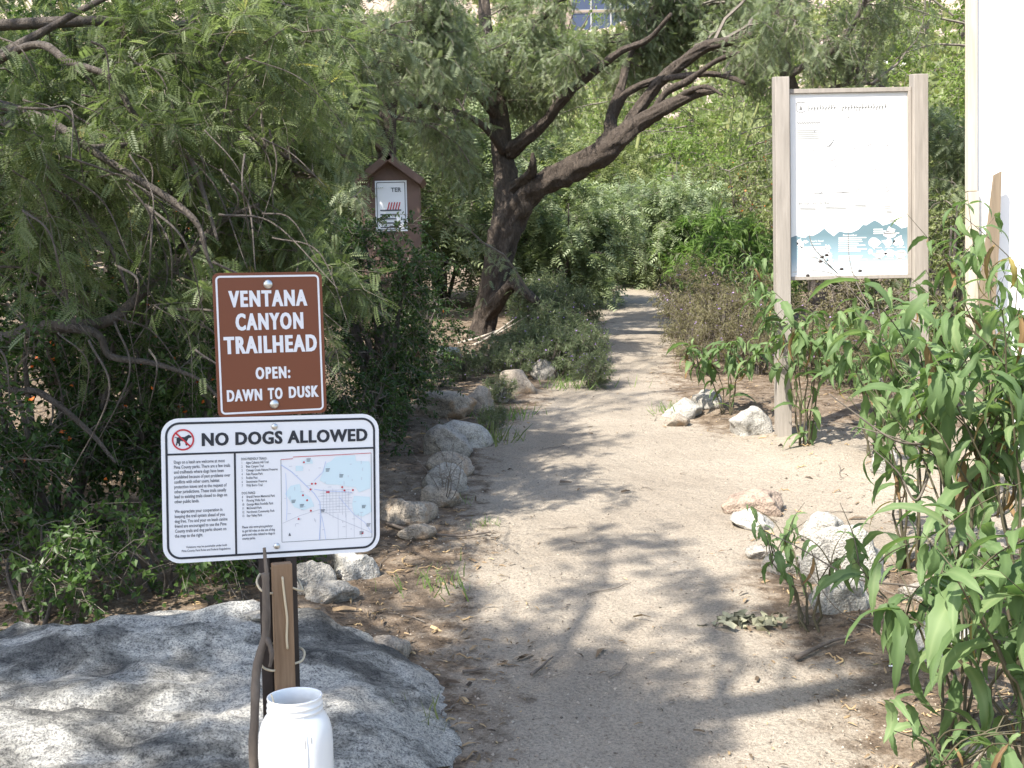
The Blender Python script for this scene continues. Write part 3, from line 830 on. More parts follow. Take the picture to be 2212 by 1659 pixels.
# thicket below and behind the near mesquite: hackberry bushes with small oval leaves
HACK = [
    (-120, 4.6, .75, 1.0, 'dark hackberry thicket cut by the frame edge beside the bare grey branches'),
    (90, 5.0, .8, 1.3, 'dark hackberry bush with orange berries behind the big boulder'),
    (330, 5.3, .75, 1.25, 'shaded hackberry bush behind the white dog rule sign'),
    (-200, 6.2, 1.2, 2.4, 'tall dark hackberry in the depth of the thicket behind the bare branches'),
    (180, 6.6, 1.2, 2.6, 'tall hackberry with scattered orange berries above the dark hollow'),
    (400, 6.9, .95, 2.2, 'tall hackberry filling the shade behind the brown trailhead sign'),
    (600, 10.6, .8, 2.3, 'deep green hackberry in shade just left of the brown register box')]
for k, (px, Y, rx, rz, lab) in enumerate(HACK):
    r = R(40 + k); b = GY(px, Y); big = rz > 2
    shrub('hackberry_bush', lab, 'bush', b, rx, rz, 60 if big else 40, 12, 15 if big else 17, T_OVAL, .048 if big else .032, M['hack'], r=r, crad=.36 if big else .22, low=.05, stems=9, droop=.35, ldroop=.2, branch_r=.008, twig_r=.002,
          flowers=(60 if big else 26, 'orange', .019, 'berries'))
# long leafy sprays low in front of the thicket
for k, (px, py, Y, rx, rz, lab) in enumerate([(60, 1400, 4.05, .42, .42, 'leafy hackberry sprout growing over the top of the boulder'), (330, 1360, 4.35, .42, .36, 'low hackberry sprout behind the boulder under the white sign'), (560, 1330, 4.7, .35, .3, 'small leafy hackberry shoot between the boulder and the trailside stones')]):
    b = GY(px, Y)
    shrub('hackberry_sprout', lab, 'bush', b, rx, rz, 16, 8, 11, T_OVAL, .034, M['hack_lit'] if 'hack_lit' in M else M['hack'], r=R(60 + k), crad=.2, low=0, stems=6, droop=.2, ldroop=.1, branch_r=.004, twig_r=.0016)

# dark green bush between the brown sign and the trail
b = GY(815, 7.5)
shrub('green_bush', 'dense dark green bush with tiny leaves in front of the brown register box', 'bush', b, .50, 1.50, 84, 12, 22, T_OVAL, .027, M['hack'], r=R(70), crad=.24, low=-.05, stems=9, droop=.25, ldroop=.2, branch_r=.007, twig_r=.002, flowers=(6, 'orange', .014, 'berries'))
b = GY(905, 9.0)
shrub('green_bush', 'smaller dark green bush between the register box and the old mesquite trunk', 'bush', b, .42, .95, 34, 10, 18, T_OVAL, .03, M['hack'], r=R(71), crad=.22, low=-.05, stems=6, droop=.25, ldroop=.2, branch_r=.006, twig_r=.002)
b = GY(760, 6.6)
shrub('green_bush', 'low dark green bush behind the top edge of the white sign', 'bush', b, .42, .6, 30, 9, 18, T_OVAL, .027, M['hack'], r=R(72), crad=.2, low=-.05, stems=6, droop=.25, ldroop=.2, branch_r=.005, twig_r=.002)

# shrubs closing the view at the bend of the trail
SH = [
    ('grey_shrub', 'pale grey green mesquite shrub at the bend of the trail', 1395, 20.0, 1.75, 1.9, 70, M['grey_shrub'], T_MESQ_FAR, .15, None),
    ('bright_bush', 'bright green willow leaved bush at the bend beside the pale shrub', 1530, 18.5, .95, 1.25, 40, M['bright'], T_LANCE, .15, None),
    ('orange_flowered_bush', 'olive bush speckled with orange flowers at the right of the bend', 1610, 21.0, 1.5, 2.6, 80, M['olive'], T_OVAL, .065, (240, 'orange', .035, 'blossoms')),
    ('orange_flowered_bush', 'olive bush with few orange flowers just behind the board post', 1720, 18.0, .9, 2.0, 44, M['olive'], T_OVAL, .06, (90, 'orange', .03, 'blossoms')),
    ('dark_shrub', 'dark green shrub in the shade right of the old mesquite trunk', 1200, 16.5, 1.2, 1.9, 60, M['grey_shrub'], T_MESQ_FAR, .15, None),
    ('dark_shrub', 'tall shaded shrub under the arch of the thick limb', 1290, 22.0, 1.6, 2.9, 70, M['olive'], T_MESQ_FAR, .16, None),
    ('bright_bush', 'yellow green bush lit by the sun behind the orange flowered bush', 1490, 25.0, 1.7, 3.0, 60, M['palo'], T_OVAL, .085, None),
    ('bright_bush', 'light green bush under the information board edge far behind', 1860, 15.0, 1.2, 1.5, 50, M['olive'], T_OVAL, .06, None),
    ('grey_shrub', 'grey green shrub with drooping leaves behind the right board post', 2040, 12.5, .9, 2.6, 70, M['mesq_pale'], T_MESQ_LO, .12, None),
    ('dark_shrub', 'green shrub between the board and the white wall', 2075, 10.0, .6, 1.7, 50, M['olive'], T_OVAL, .045, None),
    ('dark_shrub', 'dense shrub far left behind the old mesquite trunk', 960, 17.0, 2.2, 3.6, 80, M['grey_shrub'], T_MESQ_FAR, .17, None),
    ('dark_shrub', 'tall leafy shrub far behind the register box', 640, 15.0, 2.2, 3.6, 80, M['mesq'], T_MESQ_FAR, .17, None),
    ('dark_shrub', 'dense dark shrub behind the far hackberries', 120, 12.0, 2.4, 3.8, 80, M['hack'], T_OVAL, .085, None),
    ('dark_shrub', 'dark shrub at the far end of the thicket behind the near mesquite', -350, 11.0, 2.4, 3.8, 70, M['hack'], T_OVAL, .085, None),
    ('twiggy_shrub', 'brown twiggy shrub with half dry leaves behind the board legs', 1880, 9.6, .62, .95, 40, M['dryforb'], T_OVAL, .03, None),
    ('bright_bush', 'leafy green bush between the trail and the board, seen above the dry shrub', 1620, 13.5, .7, 1.25, 50, M['bright'], T_LANCE, .12, None),
]
for k, (nm, lab, px, Y, rx, rz, ncl, mat, tm, ls, fl) in enumerate(SH):
    b = GY(px, Y)
    shrub(nm, lab, 'bush', b, rx, rz, ncl, 11, 14, tm, ls, mat, r=R(100 + k), crad=.30 * max(rx, .8), low=-.02, stems=8, droop=.4, ldroop=.35, branch_r=.009, twig_r=.0028, flowers=fl)

def palo(px, Y, lab, hgt, w, seed, n=60):
    r = R(seed); b = GY(px, Y)
    limbs = []
    for k in range(4):
        a = r.uniform(-1, 1)
        limbs.append((np.array([b + [0, 0, -.1], b + [a * .3 * w, r.normal() * .2, hgt * .35], b + [a * .6 * w, r.normal() * .4, hgt * .75]]), np.array([.10, .07, .03])))
    c = b + np.column_stack([r.normal(size=n) * w * .5, r.normal(size=n) * w * .4, hgt * r.uniform(.3, 1.02, n)])
    make_tree('palo_verde_tree', lab, 'tree', b, limbs, c, .55, 11, 14, T_OVAL, .075, M['palo'], M['palobark'], r=r, droop=.35, ldroop=.3, branch_r=.014, twig_r=.004)
M['palobark'] = plain('green_bark', (.20, .22, .09), .8)
palo(1985, 21.0, 'sunlit yellow green palo verde rising above the right board post', 6.0, 1.8, 201, 80)
palo(2180, 17.0, 'palo verde mostly hidden behind the white wall', 5.0, 1.6, 202, 50)
palo(1560, 33.0, 'light green palo verde on the slope above the trail bend', 4.2, 2.4, 203, 60)
palo(1360, 36.0, 'hazy green palo verde seen through the arch of the limb', 5.0, 2.4, 204, 60)
palo(1760, 40.0, 'palo verde on the slope over the top of the information board', 4.0, 2.2, 205, 50)
palo(1130, 30.0, 'palo verde far behind the old mesquite crown', 6.5, 2.6, 206, 60)

# ------------------------------------------------------------------ mesquites behind the photographer: their crowns shade the signs and dapple the trail
def shade_trees():
    r = R(31)
    def cl(n, x0, x1, y0, y1, z0, z1, dens=1.0):
        C = []
        for k in range(n):
            px = r.uniform(x0, x1); py = r.uniform(y0, y1)
            p = G(px, py)
            z = r.uniform(z0, z1); t = (z - p[2]) / S[2]
            C.append(p + S * t)
        return np.array(C)
    sign = []
    for k in range(34):
        p = W(r.uniform(340, 860), r.uniform(560, 1210), r.uniform(2.3, 3.2)); t = r.uniform(2.6, 4.2); sign.append(p + S * t)
    thick = []
    for k in range(84):
        p = W(r.uniform(-250, 640), r.uniform(760, 1330), r.uniform(4.2, 6.0)); t = r.uniform(2.8, 4.6); thick.append(p + S * t)
    for k in range(34):
        p = W(r.uniform(-200, 400), r.uniform(400, 800), r.uniform(4.4, 5.6)); t = r.uniform(2.8, 4.6); thick.append(p + S * t)
    back = []
    for k in range(22):
        p = W(r.uniform(0, 760), r.uniform(1320, 1400), 3.5); t = r.uniform(3.5, 4.5); back.append(p + S * t)
    path = np.vstack([cl(19, 950, 1700, 1130, 1330, 3.6, 5.0), cl(14, 950, 2000, 1330, 1470, 3.4, 4.6), cl(5, 1650, 2100, 1480, 1600, 3.6, 4.6), cl(2, 1050, 1500, 1620, 1650, 3.6, 4.4), cl(12, 1000, 1420, 900, 1100, 4.4, 5.6), cl(14, 1300, 1480, 640, 860, 5.2, 7.0)])
    gl = [(G(px, py), .27) for px, py in ((960, 1050), (975, 985), (985, 935), (975, 880), (880, 1100), (1180, 1480), (1320, 1465), (1470, 1440), (1620, 1420), (1150, 1640), (1320, 1640), (1480, 1620), (1640, 1590), (1800, 1550), (1250, 1300), (1450, 1250))]
    ok = np.ones(len(path), bool)
    for q, rad in gl:
        d = path - q; d = d - (d @ S)[:, None] * S; ok &= np.linalg.norm(d, axis=1) > rad
    path = path[ok]
    C = np.vstack([sign, thick, back, path])
    # the crown is open where the sun reaches the board, the white wall, the jar and the front of the boulder
    lit = [(W(px, py, 7.2), .75) for px in (1700, 1850, 1990) for py in (190, 330, 470, 600)] + [(W(px, py, 6.35), .8) for px in (2110, 2200) for py in (40, 220, 400, 560)]
    lit += [(W(px, py, 4.9), .5) for px in (230, 360, 490, 620, 740) for py in (40, 150, 260)]
    lit += [(W(620, 1560, 2.2), .36), (W(650, 1640, 2.2), .36), (W(600, 1400, 2.3), .22)] + [(W(px, py, 3.0), .32) for px, py in ((60, 1480), (180, 1490), (300, 1470), (420, 1470), (520, 1460), (120, 1600), (250, 1580), (720, 1440), (800, 1470), (880, 1510), (780, 1570), (940, 1570))]
    lit_stones = [(G(px, py), .36) for px, py in ((960, 1060), (975, 990), (985, 930), (975, 875), (1040, 880), (760, 1230))]
    ok = np.ones(len(C), bool)
    for q, rad in lit:
        d = C - q; d = d - (d @ S)[:, None] * S; ok &= np.linalg.norm(d, axis=1) > rad
    for q, rad in lit_stones:
        d = C - q; d = d - (d @ S)[:, None] * S; ok &= (np.linalg.norm(d, axis=1) > rad) | (np.arange(len(C)) < len(sign))
    grid = np.array([W(px, py, 2.37) + S * r.uniform(2.9, 4.0) for px in range(370, 840, 58) for py in range(600, 1200, 66) if py > 880 or 450 < px < 720])
    okg = np.ones(len(grid), bool)
    for q, rad in [(W(610, 1540, 2.2), .24), (W(650, 1640, 2.2), .30)] + lit[:20]:
        d = grid - q; d = d - (d @ S)[:, None] * S; okg &= np.linalg.norm(d, axis=1) > rad
    C = np.vstack([C, grid[okg]]); ok = np.append(ok, np.ones(okg.sum(), bool))
    low = [W(px, py, 2.85) + S * t for (px, py, t) in ((330, 1655, 4.4), (490, 1650, 4.0))]
    C = np.vstack([C[ok], low])
    b = np.array([-3.3, -.6, Hs(-3.3, -.6)])
    limbs = [(np.array([b - [0, 0, .2], b + [.1, .1, 1.2], b + [.3, .4, 2.6], b + [.7, 1.0, 3.7], b + [1.0, 1.6, 4.4]]), np.array([.20, .17, .14, .11, .07]))]
    # the limb whose shadow lies across the foot of the trail
    sh = [G(960, 1600), G(1200, 1575), G(1450, 1548), G(1700, 1510), G(1950, 1460)]
    hz = [3.5, 3.6, 3.75, 3.9, 4.0]
    P = np.array([p + S * ((z - p[2]) / S[2]) for p, z in zip(sh, hz)])
    limbs.append((np.vstack([b + [.3, .4, 2.6], (b + [.3, .4, 2.6] + P[0]) / 2 + [0, 0, .3], P]), np.array([.12, .10, .085, .08, .075, .07, .06])))
    limbs.append((np.array([b + [.3, .4, 2.6], b + [-.2, 1.8, 3.6], b + [-.6, 3.4, 4.4]]), np.array([.11, .08, .04])))
    make_tree('mesquite_tree', 'tall mesquite standing behind the viewer whose crown shades signs and trail', 'tree', b, limbs, C, .28, 10, 11, T_MESQ_LO, .105, M['mesq'], M['bark'], r=r, droop=.4, ldroop=.4, branch_r=.010, twig_r=.0028)
shade_trees()

# ------------------------------------------------------------------ canyon ragweed: every leaf is an object of its own
def rag_leaf(seed, L=1.0):
    r = R(seed); n = 11; V = []; F = []
    bend = r.uniform(.7, 1.4); tw = r.normal() * .25; wv = r.uniform(0, 6)
    y = 0; z = 0; ang = r.uniform(.1, .5)
    for i in range(n + 1):
        t = i / n
        w = .104 * (math.sin(math.pi * min(1, t * 1.12 + .10)) ** .75) * (1.12 - .55 * t) if t < .985 else 0.002
        if t < .06: w = .012
        ser = 1 + (.20 if i % 2 else -.10) if 0 < i < n else 1
        fold = .22 + .1 * math.sin(wv + t * 5)
        c, s_ = math.cos(tw * t), math.sin(tw * t)
        up = np.array([0, math.sin(ang), math.cos(ang)])
        wx = np.array([c, 0, s_])
        m = np.array([.02 * math.sin(wv + 3 * t), y, z])
        for q in (-1, -.5, 0, .5, 1):
            V.append(m + wx * w * ser * q + up * abs(q) * w * fold * (1 + .5 * math.sin(wv * 2 + t * 9 + q)))
        a2 = ang - bend * 1.5 / n * (1 + .6 * t) * 1.15; y += math.cos(ang) / n * 1.05; z += math.sin(ang) / n * 1.05; ang = a2
    for i in range(n):
        for q in range(4):
            a = i * 5 + q; F.append((a, a + 1, a + 6, a + 5))
    return np.array(V) * L, np.array(F)
RAGM = {}
for mn in ('rag', 'ragdry'):
    RAGM[mn] = []
    for k in range(10):
        V, F = rag_leaf(k + 1)
        if mn == 'ragdry':
            V = V * np.array([.55, 1, 1]); V[:, 2] -= .25 * V[:, 1] ** 2
        tt = np.clip((k * .37) % 1 * .7 + .15 + (np.arange(len(V)) % 5 == 2) * .22, 0, 1)
        RAGM[mn].append(raw_mesh('ragweed_leaf', V, [F], M[mn], tt, None, True))

def ragweed(base, hgt, spread, nst, nleaf, lscale, lab, seed, lean=(0, 0), dry=.12, top=.7, stemr=.0042):
    r = R(seed); base = np.asarray(base, float)
    root = thing('ragweed_plant', lab, 'plant', base)
    A = Acc(); SP = []
    for k in range(nst):
        a = 2 * np.pi * k / nst + r.normal() * .4; q = spread * r.uniform(.35, 1.0); hh = hgt * r.uniform(.6, 1.0)
        e = base + [math.cos(a) * q + lean[0], math.sin(a) * q + lean[1], hh]
        m = base + [math.cos(a) * q * .35 + lean[0] * .4, math.sin(a) * q * .35 + lean[1] * .4, hh * .55]
        P, RR = smooth_path(np.array([base + [math.cos(a) * .03, math.sin(a) * .03, -.05], m, e, e + [math.cos(a) * .04, math.sin(a) * .04, .02]]), 14, np.array([stemr * 1.5, stemr, stemr * .45, stemr * .2]))
        P[1:-1] += r.normal(size=(12, 3)) * .008
        A.add(*tube(P, RR, 5)); SP.append(P)
        for j in range(2):
            i = r.integers(5, 10); s0 = P[i]; b2 = r.uniform(0, 6.28)
            B = np.array([s0, s0 + [math.cos(b2) * .06, math.sin(b2) * .06, .08], s0 + [math.cos(b2) * .13 * (1 + hgt), math.sin(b2) * .13 * (1 + hgt), .2 * hgt + .05]])
            Q, RQ = smooth_path(B, 10, np.array([stemr * .7, stemr * .5, stemr * .2])); A.add(*tube(Q, RQ, 4)); SP.append(np.vstack([Q] * 1))
    A.part('stems', M['stem'], root, True)
    for k in range(int(nleaf * 2.6)):
        P = SP[r.integers(len(SP))]
        f = r.uniform(0, 1) ** top; i = min(int(f * (len(P) - 1)), len(P) - 2); u = f * (len(P) - 1) - i
        p = P[i] * (1 - u) + P[i + 1] * u
        isdry = (r.uniform() < dry * .55 * (2.2 - 2 * f))
        a = r.uniform(0, 2 * np.pi)
        pitch = r.uniform(-1.15, .35) - (.7 if isdry else 0)
        y = np.array([math.cos(a) * math.cos(pitch), math.sin(a) * math.cos(pitch), math.sin(pitch)])
        up = nrm(np.array([0, 0, 1.0]) + r.normal(size=3) * .28)
        x = nrm(np.cross(y, up)); z = np.cross(x, y)
        s_ = lscale * 1.18 * r.uniform(.32, 1.22) * (1.05 - .35 * f ** 4)
        o = bpy.data.objects.new('leaf', RAGM['ragdry' if isdry else 'rag'][r.integers(10)]); COL.objects.link(o)
        if isdry and 'dry' not in o: o['label'] = 'dry yellow brown leaf'
        o.parent = root
        p = p - base
        wx = r.uniform(.6, 1.1); x = x * wx; o.matrix_local = Matrix(((x[0] * s_, y[0] * s_, z[0] * s_, p[0]), (x[1] * s_, y[1] * s_, z[1] * s_, p[1]), (x[2] * s_, y[2] * s_, z[2] * s_, p[2]), (0, 0, 0, 1)))
    return root

ragweed(GY(2075, 3.75), 1.12, .34, 9, 105, .20, 'tall ragweed with long drooping leaves in front of the right board post', 301, (.02, 0))
ragweed(GY(2230, 3.5), 1.15, .36, 9, 95, .20, 'tallest ragweed at the frame edge in front of the white wall', 302, (-.05, 0))
ragweed(GY(1965, 4.5), .92, .32, 7, 70, .18, 'leaning ragweed with dry brown lower leaves over the clearing', 303, (-.06, 0), .2)
ragweed(GY(2260, 2.75), .66, .36, 8, 66, .225, 'large leaved ragweed low at the corner in front of all other plants', 304, (-.10, -.02), .03)
ragweed(GY(2080, 3.05), .52, .32, 7, 44, .19, 'short ragweed with arching leaves beside the half hidden grey stone', 305, (-.02, -.02), .04)
ragweed(GY(1745, 3.95), .40, .22, 5, 24, .12, 'small ragweed sprig with hanging leaves over the big grey rock by the trail', 306, (0, 0), .2)
ragweed(GY(1735, 6.9), .95, .34, 8, 84, .20, 'pale sunlit ragweed growing round the left board post', 307, (.02, 0))
ragweed(GY(1570, 7.9), .50, .34, 6, 46, .19, 'low ragweed clump at the trail edge before the left board post', 308)
ragweed(GY(1890, 6.2), .62, .30, 6, 44, .17, 'ragweed with half dry leaves in the gap between the two board posts', 309, (0, 0), .25)
ragweed(GY(2150, 5.2), 1.2, .40, 8, 76, .20, 'ragweed standing against the white wall', 310)
ragweed(GY(1650, 10.5), 1.0, .4, 7, 50, .22, 'far ragweed by the bend, left of the board post', 311)
ragweed(GY(1990, 2.62), .34, .22, 5, 18, .15, 'smallest ragweed, a few leaves at the bottom edge of the view', 312, (.1, 0), .15)
def seed_stalks():
    A = Acc(); B = Acc(); g = GY(1935, 6.3)
    L = [[(1895, 690, 6.35), (1850, 640, 6.4), (1808, 590, 6.5), (1770, 560, 6.5), (1745, 556, 6.55)], [(1850, 640, 6.4), (1815, 600, 6.4), (1770, 585, 6.45), (1712, 588, 6.5)],
         [(1880, 670, 6.35), (1850, 610, 6.4), (1835, 560, 6.45), (1832, 500, 6.5)], [(1808, 590, 6.5), (1780, 560, 6.5), (1755, 530, 6.5), (1745, 492, 6.5)]]
    P = smooth_path(np.vstack([g - [0, 0, .04], W(1925, 800, 6.3), W(1895, 690, 6.35)]), 12); A.add(*tube(P, np.full(12, .0036), 5))
    for q in L:
        P = smooth_path(WP(q), 16); A.add(*tube(P, np.linspace(.0034, .0016, 16), 5))
    for (a, b) in ((1776, 556), (1772, 566), (1818, 582), (1745, 596), (1858, 586), (1786, 552)):
        c = W(a, b, 6.46); B.add(*tube(np.array([c - [.012, 0, 0], c - [.004, 0, -.003], c + [.006, 0, .002], c + [.012, 0, .0]]), np.array([.003, .009, .008, .002]), 6))
    o = A.part('seed_stalk', M['twig'], None, True); tag(o, 'thin dry stalk with dark seed heads crossing the foot of the board', 'plant')
    V, F, T = B.get(); part('seed_heads', V, F, M['post'], o, kind='stuff')
seed_stalks()
def bare_shoot():
    a = [(2080, 1330, 3.9), (2065, 1180, 3.9), (2050, 1060, 3.9), (1990, 1000, 3.85), (1900, 940, 3.8)]
    root = None
    A = Acc()
    def add(L, w): P, RR = smooth_path(WP(L), 22, np.linspace(w, w * .3, len(L))); A.add(*tube(P, RR, 6, .1))
    g = GY(2100, 3.9)
    P, RR = smooth_path(np.vstack([g - [0, 0, .05], W(2096, 1200, 3.9), W(2088, 1050, 3.9), W(2060, 1005, 3.9), W(2000, 960, 3.85)]), 26, np.array([.016, .014, .011, .007, .004])); A.add(*tube(P, RR, 7, .1))
    add([(2096, 1150, 3.9), (2110, 1000, 3.95), (2150, 880, 4.0), (2140, 760, 4.0)], .009)
    add([(2000, 960, 3.85), (1930, 950, 3.8), (1830, 880, 3.8), (1790, 850, 3.8)], .005)
    add([(2060, 1005, 3.9), (1960, 955, 3.9), (1860, 925, 3.9), (1790, 910, 3.9)], .004)
    add([(2020, 985, 3.9), (1980, 1080, 3.9), (1940, 1020, 3.9), (1880, 965, 3.9)], .006)
    add([(2080, 1290, 3.85), (1960, 1265, 3.8), (1850, 1250, 3.75), (1720, 1180, 3.7), (1655, 1150, 3.7)], .005)
    add([(2080, 1330, 3.8), (1960, 1330, 3.6), (1830, 1330, 3.5), (1750, 1240, 3.5)], .004)
    o = A.part('dead_bush', M['twig'], None, True)
    tag(o, 'bare dark branching bush without leaves among the tall ragweeds', 'bush')
bare_shoot()

# ------------------------------------------------------------------ flowering forbs along the trail
r = R(400)
forbA = shrub('flowering_forb', 'grey green forb with small purple flowers on the left side of the trail', 'forb', (0, 0, 0), .36, .55, 30, 9, 14, T_LANCE, .055, M['forb'], 'purple flowered forbs left of the trail', r=r, crad=.17, low=-.1, stems=9, droop=-.1, ldroop=-.2, branch_r=.003, twig_r=.0016, upbias=.5, flowers=(70, 'purple', .016, 'blossoms'))
forbB = shrub('flowering_forb', 'brownish forb with thin stems on the right side of the trail', 'forb', (0, 0, 0), .40, .62, 26, 10, 10, T_LANCE, .045, M['dryforb'], 'brownish forbs right of the trail', r=r, crad=.2, low=-.1, stems=10, droop=-.1, ldroop=-.1, branch_r=.003, twig_r=.0016, upbias=.5, flowers=(40, 'purple', .015, 'blossoms'))
spotA = [(1195, 9.7, .72), (1240, 9.9, .75), (1275, 9.3, .55), (1250, 10.6, .8), (1215, 10.9, .95), (1155, 10.2, .75), (1222, 11.8, .95), (1185, 12.0, 1.1), (1195, 13.2, .95), (1150, 13.0, .9), (1170, 14.6, .95), (1100, 10.6, .6), (1268, 10.8, .6), (1075, 8.6, .38), (1110, 9.6, .5), (1190, 16.4, .9), (1060, 7.6, .3), (1130, 15.2, 1.0), (1060, 10.0, .5), (1000, 9.6, .5)]
spotB = [(1500, 12.3, 1.1), (1540, 11.2, 1.1), (1490, 10.8, .7), (1560, 12.8, 1.1), (1590, 10.2, .95), (1520, 9.8, .7), (1640, 9.6, .85), (1490, 14.8, 1.0), (1530, 15.6, 1.1), (1580, 14.2, 1.1), (1650, 12, 1.1), (1800, 9.0, .8), (1850, 8.6, .7), (1920, 9.0, .8), (1760, 9.6, .9)]
ORD = ['nearest', 'second nearest', 'third nearest', 'fourth nearest', 'fifth nearest', 'sixth nearest', 'seventh nearest', 'eighth nearest', 'ninth nearest', 'tenth nearest', 'tenth farthest', 'ninth farthest', 'eighth farthest', 'seventh farthest', 'sixth farthest', 'fifth farthest', 'fourth farthest', 'third farthest', 'second farthest', 'farthest']
for proto, spots, txt in ((forbA, spotA, 'purple flowered grey green forb left of the trail, %s to the viewer'), (forbB, spotB, 'brownish thin stemmed forb right of the trail, %s to the viewer')):
    spots = sorted(spots, key=lambda q: q[1]); n = len(spots)
    for k, (px, Y, s_) in enumerate(spots):
        p = GY(px, Y)
        if k == 0:
            o = proto; proto.location = [float(q) for q in p]; proto.scale = (s_,) * 3
        else:
            o = copy_tree(proto, p, r.uniform(0, 6.28), s_ * r.uniform(.9, 1.1))
        w_ = ORD[k] if k < min(10, n - 5) else ORD[20 - (n - k)]
        o['label'] = (txt % w_).replace('farthest to', 'farthest from')

def tuft(px, py, lab, n, h, w, seed, mat='bright'):
    r = R(seed); p = G(px, py)
    pos = p + np.column_stack([r.normal(size=n) * w * .4, r.normal(size=n) * w * .4, np.zeros(n) - .01])
    ax = nrm(np.column_stack([r.normal(size=n) * .5, r.normal(size=n) * .5, np.ones(n)]))
    T = (np.array([[-.03, 0, 0], [.03, 0, 0], [-.025, .5, .02], [.025, .5, .02], [0, 1, -.12]]), np.array([[0, 1, 3, 2]]))
    V, F = leaves(T[0], T[1], pos, ax, rand_dir(r, n), h * r.uniform(.5, 1.1, n))
    F3 = np.array([[2, 3, 4]])[None] + (np.arange(n) * 5)[:, None, None]
    t = np.repeat(np.clip(.4 + .2 * r.normal(size=n), 0, 1), 5)
    tag(part('grass_tuft', V, [F, F3.reshape(-1, 3)], M[mat], None, t), lab, 'grass', None, 'stuff')
tuft(955, 1262, 'green grass tuft in the shaded litter right of the white sign', 60, .10, .22, 501)
tuft(1052, 1135, 'tiny grass tuft alone at the trail edge by the thin curved stick', 40, .06, .1, 502)
tuft(985, 1085, 'small green tuft beside the lowest stacked stone', 40, .07, .1, 503)
tuft(1460, 893, 'grass tuft against the white stone on the right trail edge', 70, .12, .2, 504)
tuft(1090, 905, 'green tuft beside the stones where the trail bends left', 80, .14, .26, 505)
tuft(1230, 835, 'grassy fringe below the purple flowered forbs', 120, .14, .5, 506)
tuft(1060, 955, 'drooping grass blades over the light square stone', 70, .18, .22, 507, 'olive')
tuft(900, 1590, 'few dry blades at the boulder foot beside the jar', 14, .14, .1, 508, 'olive')

# ------------------------------------------------------------------ boulder and trailside stones
def ico(sub):
    bm = bmesh.new(); bmesh.ops.create_icosphere(bm, subdivisions=sub, radius=1)
    v = np.array([q.co[:] for q in bm.verts]); bm.verts.index_update()
    f = np.array([[q.index for q in t.verts] for t in bm.faces]); bm.free()
    return v, f
ICO = {k: ico(k) for k in (3, 4, 6)}

def rock_shape(sub, seed, dims, chop=7, rough=.22):
    r = R(seed); v, f = ICO[sub]; p = v.copy()
    for k in range(chop):
        n = nrm(r.normal(size=3)); d = r.uniform(.50, .84)
        e = p @ n - d
        p = p - np.clip(e, 0, None)[:, None] * n * .85
    p = p * (1 + rough * vnoise(v * 1.3 + seed * 1.7, seed))[:, None]
    p = p + v * (.07 * fbm(v * 3.4 + seed, 4, seed) - .05 * np.clip(.25 - np.abs(vnoise(v * 2.1 + seed, seed + 3)), 0, 1))[:, None]
    mx = np.abs(p).max(0)
    return p / mx * np.asarray(dims), f

def boulder():
    v, f = ICO[6]
    e = 2.7
    p = np.sign(v) * np.abs(v) ** (2 / e * 1.0)
    p = p / (np.abs(p) ** e).sum(1, keepdims=True) ** (1 / e)
    q = p * np.array([1.06, .66, .285])
    # the top slopes to both ends, a rounded nose ends it at the trail
    q[:, 2] -= .10 * np.clip(q[:, 0] / 1.02, 0, 1) ** 2 * 1.3 + .05 * np.clip(-q[:, 0] / 1.02, 0, 1)
    q[:, 1] *= 1 - .25 * np.clip(q[:, 0] / 1.02, 0, 1) ** 2
    q[:, 2] += .06 * q[:, 1] / .66 * np.clip(1.2 - q[:, 0], 0, 1)
    n = nrm(q / np.array([1.02, .66, .36]) ** 2)
    q = q + n * ((.055 * fbm(q * 2.2, 3, 3) + .024 * fbm(q * 7, 4, 6)) * (1 - .6 * np.clip(q[:, 0] - .4, 0, 1)) + .004 * fbm(q * 34, 2, 8))[:, None]
    # shelf running along the face
    ridge = np.abs(fbm(q * np.array([1.1, 1.6, 3.4]) + 4, 3, 12))
    q = q - n * (.035 * np.clip(.2 - ridge, 0, 1) / .2 * np.clip(1.1 - q[:, 0] * 1.3, 0, 1))[:, None]
    # a ledge steps down from the back hump to the front, with a crack below it
    e = q[:, 1] - (.05 + .10 * np.sin(q[:, 0] * 3.1 + .6) + .07 * fbm(q * np.array([2.4, 0, 0]) + 3, 3, 15))
    stp = 1 / (1 + np.exp(e / .022))
    top = np.clip(n[:, 2], 0, 1)
    q[:, 2] -= .055 * stp * top * np.clip(1.15 - q[:, 0], .2, 1)
    q = q - n * (.022 * np.exp(-((q[:, 1] + .27 + .12 * q[:, 0] + .03 * fbm(q * 5, 2, 2)) / .012) ** 2) * (np.abs(q[:, 0] + .2) < .75))[:, None]
    q = q + n * (.010 * np.abs(fbm(q * 14, 3, 21)))[:, None]
    c = np.array([-1.12, 3.27, .335])
    o = part('boulder', q + c, [f], M['boulder'], smooth=True)
    tag(o, 'huge grey and white banded boulder behind the jar and sign post', 'boulder')
boulder()

